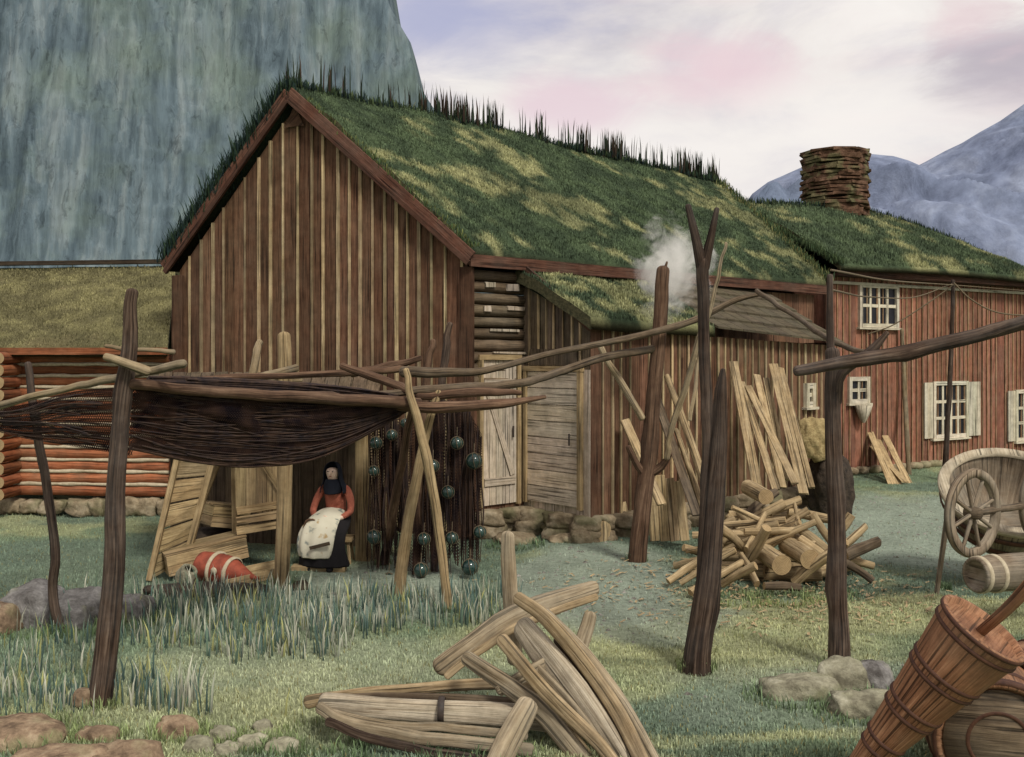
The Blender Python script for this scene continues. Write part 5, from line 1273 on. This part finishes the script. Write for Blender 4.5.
SL = [(20, 742, .34, .24, .11, S_BROWN, 'long flat brown stone in the bottom left corner'), (98, 742, .15, .12, .07, S_BROWN, 'brown stone right of the long flat one'), (122, 766, .24, .16, .1, S_BROWN, 'wide brown stone cut by the bottom edge'),
 (179, 736, .155, .10, .10, S_BROWN, 'rounded reddish brown stone, biggest of the middle ones'), (198, 750, .11, .08, .06, S_PALE, 'pale stone lapping the reddish one'), (222, 738, .10, .08, .05, S_PALE, 'flat pale stone right of the reddish one'),
 (228, 755, .09, .07, .05, S_PALE, 'small pale stone near the bottom edge'), (252, 748, .11, .08, .055, S_PALE, 'pale domed stone, second from the right'), (282, 752, .12, .09, .05, S_PALE, 'rightmost pale stone of the bottom row'),
 (60, 772, .3, .2, .1, S_BROWN, 'brown stone mostly below the bottom edge'), (262, 730, .07, .06, .04, S_PALE, 'little pale stone above the domed one')]
for i, (px, py, rx, ry, rz, m_, lb) in enumerate(SL): stone(lb, px, py, rx, ry, rz, m_, 20+i, grp=sg)
tg2 = 'stones round the right post'
stone('domed tan stone touching the right post foot', 842, 690, .19, .15, .19, S_PALE, 41, grp=tg2)
stone('greenish stone right of the right post', 872, 686, .17, .15, .15, S_GREY, 42, grp=tg2)
stone('long low stone left of the right post', 798, 694, .30, .18, .11, S_PALE, 43, grp=tg2, sink=.45)
stone('low front stone beside the churn tip', 862, 712, .26, .15, .12, S_PALE, 44, grp=tg2, sink=.45)
# flat steps near door
stone('flat threshold stone in front of the pale door', 515, 540, .32, .22, .10, S_FOUND, 51, grp='flat stones before the doors')
stone('small flat stone right of the door threshold', 563, 541, .22, .18, .08, S_FOUND, 52, grp='flat stones before the doors')

BASES = [(101, 705, .10), (62, 634, .07), (283, 588, .10), (399, 600, .09), (447, 612, .08), (383, 566, .08), (697, 670, .12), (839, 668, .12), (637, 563, .10), (508, 640, .09),
         (36, 632, .3), (80, 632, .3), (128, 626, .24), (20, 742, .34), (98, 742, .16), (179, 738, .16), (222, 742, .12), (252, 750, .12), (282, 754, .12), (798, 698, .3), (842, 694, .2), (872, 690, .18), (862, 714, .26),
         (515, 545, .3), (945, 590, .05), (740, 600, .3), (780, 600, .3), (830, 595, .25), (330, 740, .3), (420, 752, .4), (480, 757, .3)]
bb = []; hh_ = []
for px_, py_, rr_ in BASES:
    c = G(px_, py_); m_ = int(150+500*rr_); an = rng.uniform(0, 2*np.pi, m_); ra_ = rr_*(.85+.45*rng.random(m_)**1.5)
    bx_ = c.x+np.cos(an)*ra_; by_ = c.y+np.sin(an)*ra_*.8; bb.append(np.stack([bx_, by_, gz(bx_, by_)], 1)); hh_.append(rng.uniform(.03, .13, m_)*(.6+.5*rng.random()))
bb = np.concatenate(bb); hh_ = np.concatenate(hh_); cb_, _ = gcol(bb[:, 0], bb[:, 1]); cb_ = cb_*rng.uniform(.45, 1.15, len(bb))[:, None]*np.array([.85, .95, .7])
blades('grass_tufts', bb, hh_, rng.uniform(.003, .006, len(bb)), .5, cb_, kind='stuff', label='ragged grass tufts growing round post feet and stones', category='grass')
def gravel():
    n = 5200; Y = rng.uniform(6.5, 17, n); X = (rng.random(n)*1.1-.5)*Y; c, lm = gcol(X, Y); k = rng.random(n) < lm**2*1.0+.015
    X, Y = X[k], Y[k]; n = len(X); base = np.array([[1, 0, 0], [.3, .95, 0], [-.8, .6, 0], [-.8, -.6, 0], [.3, -.95, 0], [0.1, 0, .8]])
    r = rng.uniform(.006, .024, n)*rng.choice([1, 1, 1.6], n); a = rng.uniform(0, 6.28, n); V = np.zeros((n, 6, 3))
    for q in range(6):
        bx, by, bz_ = base[q]; jx = bx+rng.uniform(-.2, .2, n); jy = by+rng.uniform(-.2, .2, n)
        V[:, q, 0] = X+(jx*np.cos(a)-jy*np.sin(a))*r; V[:, q, 1] = Y+(jx*np.sin(a)+jy*np.cos(a))*r*.8; V[:, q, 2] = gz(X, Y)-.002+bz_*r*.8
    fs = []
    for i in range(n):
        b = i*6; fs += [(b+5, b+j, b+(j+1) % 5) for j in range(5)]
    me = bpy.data.meshes.new('gravel'); me.from_pydata(V.reshape(-1, 3).tolist(), [], fs); me.materials.append(S_GRAV)
    o = bpy.data.objects.new('gravel', me); COL.objects.link(o); o['kind'] = 'stuff'; o['label'] = 'small loose pebbles on the trodden yard'; o['category'] = 'gravel'
S_GRAV = stone_mat('pebbles', (.12, .11, .09), (.26, .255, .22), (.42, .41, .36), 9)
gravel()

# ================================================================== WOMAN
def skinmesh(name, verts, edges, rad, mat, parent, sub=2, origin=None, root=0):
    me = bpy.data.meshes.new(name); me.from_pydata([tuple(Vector(v)) for v in verts], edges, [])
    o = bpy.data.objects.new(name, me); COL.objects.link(o)
    o.modifiers.new('s', 'SKIN'); sv = me.skin_vertices[0].data
    for i, r in enumerate(rad): sv[i].radius = (r, r) if not isinstance(r, tuple) else r
    sv[root].use_root = True
    m = o.modifiers.new('b', 'SUBSURF'); m.levels = sub; m.render_levels = sub
    dg = bpy.context.evaluated_depsgraph_get(); ev = o.evaluated_get(dg); nm = bpy.data.meshes.new_from_object(ev)
    bpy.data.objects.remove(o); bpy.data.meshes.remove(me)
    nm.name = name; nm.materials.clear(); nm.materials.append(mat)
    for p in nm.polygons: p.use_smooth = True
    ob = bpy.data.objects.new(name, nm); COL.objects.link(ob); ob.parent = parent; return ob
def cloth(name, c, rough=.9, amp=.2):
    return simple(name, tuple(x*(1-amp) for x in c), tuple(min(1, x*(1+amp)) for x in c), 14, rough, .4, .008)
M_SKIN = cloth('skin', (.74, .56, .43), .6, .06); M_BLOUSE = simple('salmon blouse', (.24, .065, .04), (.48, .16, .10), 11, .9, 1., .03); M_SKIRT = cloth('black skirt', (.010, .009, .010)); M_SCARF = cloth('dark headscarf', (.009, .012, .020))
pb = P(333, 563, 11.3); pb.z = .02
person = thing('person', 'woman in dark headscarf and salmon blouse with pale apron, seated in the shed doorway', 'person', pb)
person.rotation_euler = (0, 0, R(-10))
v = [(0, .12, .40), (0, .11, .56), (0, .08, .74), (0, .04, .86), (0, .01, .93), (0, -.015, .995), (0, -.02, 1.05), (0, -.015, 1.10)]
e = [(i, i+1) for i in range(7)]; r = [.11, .09, .09, .06, .042, .066, .082, .058]
def ch(start, pts, rr):
    p = start
    for q, k in zip(pts, rr): v.append(q); r.append(k); e.append((p, len(v)-1)); p = len(v)-1
    return p
for s in (-1, 1):
    ch(0, [(s*.08, .06, .40), (s*.10, -.14, .43), (s*.11, -.30, .42), (s*.105, -.30, .24), (s*.10, -.30, .07), (s*.11, -.40, .035)], [.08, .07, .055, .048, .035, .033])
    w = ch(3, [(s*.14, .06, .84), (s*.20, .02, .72), (s*.22, -.04, .60), (s*.15, -.15, .55), (s*.065, -.23, .545)], [.048, .038, .032, .028, .022])
    pm = ch(w, [(s*.03, -.255, .54)], [.03])
    for k, (fx, fl) in enumerate(((-.018, .055), (-.006, .065), (.006, .062), (.018, .05))):
        ch(pm, [(s*.005+fx*.6, -.275-.004*k, .535+fx), (-s*.025+fx*.3, -.29, .525+fx)], [.010, .008])
    ch(pm, [(s*.02, -.26, .575), (-s*.0, -.27, .59)], [.011, .009])
skinmesh('body', v, e, r, M_SKIN, person)
# face details
def lump(name, c, rr, mat):
    M = MB(); icos(M, c, rr, 2, .0, 1, 1, 0); M2 = M.build(name, mat, person, origin=Vector(person['_o'])); return M2
def pl(x, y, z): return Vector((x, y, z))+pb
lump('nose', pl(0, -.098, 1.035), (.011, .016, .02), M_SKIN)
for s in (-1, 1): lump('eye', pl(s*.028, -.088, 1.057), (.010, .007, .007), M_DARK)
lump('mouth', pl(0, -.088, 1.002), (.018, .006, .005), M_BLOUSE)
for ob in person.children:
    if ob.name.split('.')[0] in ('nose', 'eye', 'mouth'): ob.location = (0, 0, 0)
# blouse
v = [(0, .12, .48), (0, .11, .60), (0, .08, .74), (0, .045, .86)]; e = [(0, 1), (1, 2), (2, 3)]; r = [.13, .118, .125, .08]
for s in (-1, 1): ch(3, [(s*.145, .06, .84), (s*.205, .02, .72), (s*.225, -.045, .60), (s*.15, -.155, .555)], [.056, .045, .040, .033])
skinmesh('blouse', v, e, r, M_BLOUSE, person)
def loft(name, rings, mat, n=28, fold=.0, arc=None, parent=person):
    M = MB(); vs = []
    for (c, ax_, bx, ra_, rb_) in rings:
        c = Vector(c); ax_ = Vector(ax_).normalized(); bx = Vector(bx).normalized()
        for k in range(n+1):
            th = 2*math.pi*k/n if arc is None else arc[0]+(arc[1]-arc[0])*k/n
            f = 1+fold*math.sin(th*9)*(len(vs)/(n*len(rings)))
            vs.append(c+ax_*math.cos(th)*ra_*f+bx*math.sin(th)*rb_*f+pb)
    fs = [(i*(n+1)+k, i*(n+1)+k+1, (i+1)*(n+1)+k+1, (i+1)*(n+1)+k) for i in range(len(rings)-1) for k in range(n)]
    M.add(vs, fs, None, 1, 0, True); o = M.build(name, mat, person, origin=pb); o.location = (0, 0, 0)
    so = o.modifiers.new('so', 'SOLIDIFY'); so.thickness = .008; su = o.modifiers.new('su', 'SUBSURF'); su.levels = su.render_levels = 1
    return o
X1 = (1, 0, 0)
loft('skirt', [((0, .12, .56), X1, (0, 1, 0), .15, .13), ((0, .05, .50), X1, (0, .8, .6), .20, .15), ((0, -.10, .45), X1, (0, .3, .95), .235, .135), ((0, -.26, .42), X1, (0, -.3, .95), .25, .13), ((0, -.31, .32), X1, (0, -.9, .4), .25, .13), ((0, -.31, .18), X1, (0, -1, 0), .255, .15), ((0.02, -.31, .05), X1, (0, -1, 0), .29, .18)], M_SKIRT, 36, .06)
def apronmat():
    m, nt = new_mat('apron cloth'); tc = N(nt, 'ShaderNodeTexCoord'); f = noise(nt, tc.outputs['Object'], 7, 3, .5)
    c = ramp(nt, f, [(.33, (.22, .25, .22)), (.40, (.62, .60, .46)), (.62, (.66, .64, .5)), (.68, (.45, .33, .16))]); finish(nt, c, .9, f, .3); return m
loft('apron', [((-.01, .0, .545), X1, (0, .3, .95), .19, .11), ((-.02, -.10, .47), X1, (0, .1, 1), .225, .165), ((-.02, -.27, .44), X1, (0, -.45, .9), .25, .165), ((-.025, -.335, .33), X1, (0, -1, .2), .255, .165), ((-.03, -.335, .24), X1, (0, -1, 0), .245, .172), ((-.04, -.33, .15), X1, (0, -1, 0), .21, .17)], apronmat(), 28, .07, (R(38), R(176)))
loft('headscarf', [((0, .0, 1.155), X1, (0, 1, 0), .02, .02), ((0, .0, 1.14), X1, (0, 1, 0), .06, .065), ((0, -.005, 1.10), X1, (0, 1, 0), .088, .095), ((0, -.005, 1.04), X1, (0, 1, 0), .10, .105), ((0, .0, .98), X1, (0, 1, 0), .10, .10), ((0, .02, .92), X1, (0, 1, 0), .115, .105), ((0, .03, .86), X1, (0, 1, 0), .155, .125), ((0, .04, .80), X1, (0, 1, 0), .15, .155)], M_SCARF, 24, .02, (R(-36), R(216)))
loft('scarf_front', [((0, -.01, .972), X1, (0, -1, 0), .075, .085), ((0, .0, .93), X1, (0, -1, 0), .10, .10), ((0, .02, .87), X1, (0, -1, 0), .12, .135), ((0, .03, .80), X1, (0, -1, 0), .10, .165)], M_SCARF, 14, .02, (R(5), R(175)))
for s in (-1, 1):
    M = MB(); icos(M, pl(s*.115, -.38, .035), (.045, .10, .045), 3, .05, 1, 1, 2); o = M.build('shoe', M_SKIRT, person, origin=pb); o.location = (0, 0, 0)
M = MB(); a = pb+Vector((-.16, -.515, .28)); plank(M, a, a+Vector((.22, -.02, .055)), .035, .014, up, .6); M.build('netting_needle', W_OLD, None, label='short dark wooden netting needle lying across the pale apron', category='netting needle')
# stool
st = thing('stool', 'low tan stool under the seated woman in the shed doorway', 'stool', pb+Vector((0, .12, 0)))
M = MB(); sc = pb+Vector((0, .14, .27)); box(M, sc, (.21, 0, 0), (0, .15, 0), (0, 0, .02), 1, .003, grain='x'); M.build('seat', W_TAN, st, bevel=.006)
for sx in (-1, 1):
    for sy in (-1, 1):
        M = MB(); tube(M, [sc+Vector((sx*.16, sy*.10, -.01)), sc+Vector((sx*.19, sy*.13, -.30))], [.02, .017], 8, per=3, cap='flat'); M.build('leg', W_TAN, st)
# orange-brown basket at her left
M = MB(); c = P(311, 548, 11.0); 
bk = thing('basket', 'orange-brown woven basket standing left of the seated woman', 'basket', (c.x, c.y, .1))
prof = [(.001, 0), (.075, 0), (.095, .12), (.085, .30), (.10, .34), (.09, .34), (.075, .28), (.08, .12), (.06, .02)]
M = MB(); ringz(M, prof, 24, up, (c.x, c.y, .10)); M.build('body', simple('wicker', (.26, .11, .045), (.50, .26, .12), 40, .9, 1., .01, sc=(1, 1, 6)), bk)
M = MB(); tube(M, [(c.x-.09, c.y, .43), (c.x-.05, c.y, .56), (c.x+.05, c.y, .56), (c.x+.09, c.y, .43)], [.010]*4, 8, rough=.03); M.build('handle', W_RED, bk)

# ================================================================== SMOKE
def smoke():
    m, nt = new_mat('smoke'); tc = N(nt, 'ShaderNodeTexCoord'); o = tc.outputs['Object']
    f = noise(nt, o, 3.2, 6, .62, None, .8)
    ln = N(nt, 'ShaderNodeVectorMath', operation='LENGTH'); mp = N(nt, 'ShaderNodeMapping'); mp.inputs['Scale'].default_value = (1/.52, 1/.42, 1/.72)
    L(nt, o, mp.inputs[0]); L(nt, mp.outputs[0], ln.inputs[0])
    d = N(nt, 'ShaderNodeMath', operation='MULTIPLY_ADD'); L(nt, f, d.inputs[0]); d.inputs[1].default_value = 2.6; d.inputs[2].default_value = -.55
    s = N(nt, 'ShaderNodeMath', operation='SUBTRACT'); L(nt, d.outputs[0], s.inputs[0]); L(nt, ln.outputs['Value'], s.inputs[1])
    k = N(nt, 'ShaderNodeMath', operation='MULTIPLY'); L(nt, s.outputs[0], k.inputs[0]); k.inputs[1].default_value = 11; k.use_clamp = False
    mx = N(nt, 'ShaderNodeMath', operation='MAXIMUM'); L(nt, k.outputs[0], mx.inputs[0]); mx.inputs[1].default_value = 0
    v = N(nt, 'ShaderNodeVolumePrincipled'); v.inputs['Color'].default_value = (.96, .96, .93, 1); L(nt, mx.outputs[0], v.inputs['Density'])
    out = N(nt, 'ShaderNodeOutputMaterial'); L(nt, v.outputs[0], out.inputs['Volume']); return m
M = MB(); c = P(672, 268, 12.1); bm = bmesh.new(); bmesh.ops.create_icosphere(bm, subdivisions=3, radius=1)
M.add([(c.x+v_.co.x*.62, c.y+v_.co.y*.5, c.z+v_.co.z*.85) for v_ in bm.verts], [[q.index for q in f.verts] for f in bm.faces]); bm.free()
M.build('smoke', smoke(), None, origin=c, label='pale grey puff of smoke drifting above the branched post', category='smoke', kind='stuff')

# ================================================================== CAMERA, LIGHT, WORLD
cam = bpy.data.cameras.new('camera'); co_ = bpy.data.objects.new('camera', cam); COL.objects.link(co_)
co_.location = (0, 0, H); co_.rotation_euler = (R(90), 0, 0)
cam.sensor_width = 36; cam.lens = 36*F/1024; cam.shift_y = -(378.5-HY)/1024; cam.clip_start = .1; cam.clip_end = 9000
scene.camera = co_
sun_el, sun_az = R(48), R(150)      # azimuth clockwise from +Y (north): behind the camera, to the right
sl = bpy.data.lights.new('sun', 'SUN'); sl.energy = 3.0; sl.angle = R(12); sl.color = (1, .93, .84)
so = bpy.data.objects.new('sun', sl); COL.objects.link(so); so.location = (20, -20, 40)
dirv = Vector((math.sin(sun_az)*math.cos(sun_el), math.cos(sun_az)*math.cos(sun_el), math.sin(sun_el)))
so.rotation_euler = dirv.to_track_quat('Z', 'Y').to_euler()
w = bpy.data.worlds.new('World'); scene.world = w; w.use_nodes = True; nt = w.node_tree; nt.nodes.clear()
sky = N(nt, 'ShaderNodeTexSky'); sky.sky_type = 'NISHITA'; sky.sun_disc = False; sky.sun_elevation = sun_el; sky.sun_rotation = sun_az; sky.dust_density = 2.5
tc = N(nt, 'ShaderNodeTexCoord'); D = tc.outputs['Generated']
sk = mixc(nt, 1., sky.outputs[0], (.09, .09, .09), 'MULTIPLY')
n1 = noise(nt, D, 2.6, 7, .58, (1, 1, 3.4), .6); n2 = noise(nt, D, 6.0, 7, .62, (1, 1, 2.6), .4); n3 = noise(nt, D, 1.7, 4, .5, (1, 1, 4.5), .3)
cl = ramp(nt, n1, [(.32, (.44, .44, .58)), (.45, (.68, .64, .66)), (.56, (.84, .79, .75)), (.8, (.90, .87, .82))])
cl = mixc(nt, ramp(nt, n3, [(.50, 0.), (.62, .6)]), cl, (.74, .52, .56))
cl = mixc(nt, .35, cl, ramp(nt, n2, [(.3, .7), (.7, 1.15)]), 'MULTIPLY')
def dirblob(px, py, inner, outer):
    d = Vector(((px-CX)/F, 1, -(py-HY)/F)).normalized()
    dt = N(nt, 'ShaderNodeVectorMath', operation='DOT_PRODUCT'); nn = N(nt, 'ShaderNodeVectorMath', operation='NORMALIZE'); L(nt, D, nn.inputs[0]); L(nt, nn.outputs[0], dt.inputs[0]); dt.inputs[1].default_value = d
    a = N(nt, 'ShaderNodeMath', operation='MULTIPLY_ADD'); L(nt, n2, a.inputs[0]); a.inputs[1].default_value = (outer-inner)*1.2*-1; L(nt, dt.outputs['Value'], a.inputs[2])
    return ramp_range(a.outputs[0], outer-(outer-inner)*.6, inner-(outer-inner)*.6)
def ramp_range(v_, lo, hi):
    m = N(nt, 'ShaderNodeMapRange'); m.interpolation_type = 'SMOOTHSTEP'; L(nt, v_, m.inputs[0]); m.inputs[1].default_value = lo; m.inputs[2].default_value = hi; m.inputs[3].default_value = 0; m.inputs[4].default_value = 1; return m.outputs[0]
def cb(px, py, deg_in, deg_out, col, amt):
    global cl
    d = Vector(((px-CX)/F, 1, -(py-HY)/F)).normalized()
    nn = N(nt, 'ShaderNodeVectorMath', operation='NORMALIZE'); L(nt, D, nn.inputs[0])
    sb = N(nt, 'ShaderNodeVectorMath', operation='SUBTRACT'); L(nt, nn.outputs[0], sb.inputs[0]); sb.inputs[1].default_value = d
    sc_ = N(nt, 'ShaderNodeVectorMath', operation='MULTIPLY'); L(nt, sb.outputs[0], sc_.inputs[0]); sc_.inputs[1].default_value = (1, 1, 2.2)
    ln = N(nt, 'ShaderNodeVectorMath', operation='LENGTH'); L(nt, sc_.outputs[0], ln.inputs[0])
    a = N(nt, 'ShaderNodeMath', operation='MULTIPLY_ADD'); L(nt, n2, a.inputs[0]); a.inputs[1].default_value = .22; L(nt, ln.outputs['Value'], a.inputs[2])
    f = ramp_range(a.outputs[0], math.sin(R(deg_out))+.11, math.sin(R(deg_in))+.11)
    m = N(nt, 'ShaderNodeMath', operation='MULTIPLY'); L(nt, f, m.inputs[0]); m.inputs[1].default_value = amt
    cl = mixc(nt, m.outputs[0], cl, col)
cb(430, 20, 1, 9, (.40, .42, .60), .85)
cb(600, 190, 3, 16, (.90, .85, .81), .85)
cb(560, 105, .5, 5, (.76, .58, .64), .7)
cb(730, 70, .5, 6, (.80, .60, .64), .75)
cb(860, 130, 1, 10, (.92, .87, .82), .85)
cb(985, 55, .5, 5, (.42, .36, .42), .7)
cb(960, 25, .5, 4, (.78, .60, .62), .6)
fin = mixc(nt, .93, sk, cl)
bg = N(nt, 'ShaderNodeBackground'); L(nt, fin, bg.inputs[0]); bg.inputs[1].default_value = 1.10
wo = N(nt, 'ShaderNodeOutputWorld'); L(nt, bg.outputs[0], wo.inputs[0])
scene.view_settings.view_transform = 'Standard'; scene.view_settings.look = 'None'; scene.view_settings.exposure = 0; scene.view_settings.gamma = 1
scene.cycles.volume_bounces = 4; scene.cycles.volume_step_rate = 2; scene.cycles.transparent_max_bounces = 16; scene.cycles.use_denoising = True
scene.cycles.max_bounces = 6
for o in bpy.data.objects:
    if '_o' in o: del o['_o']
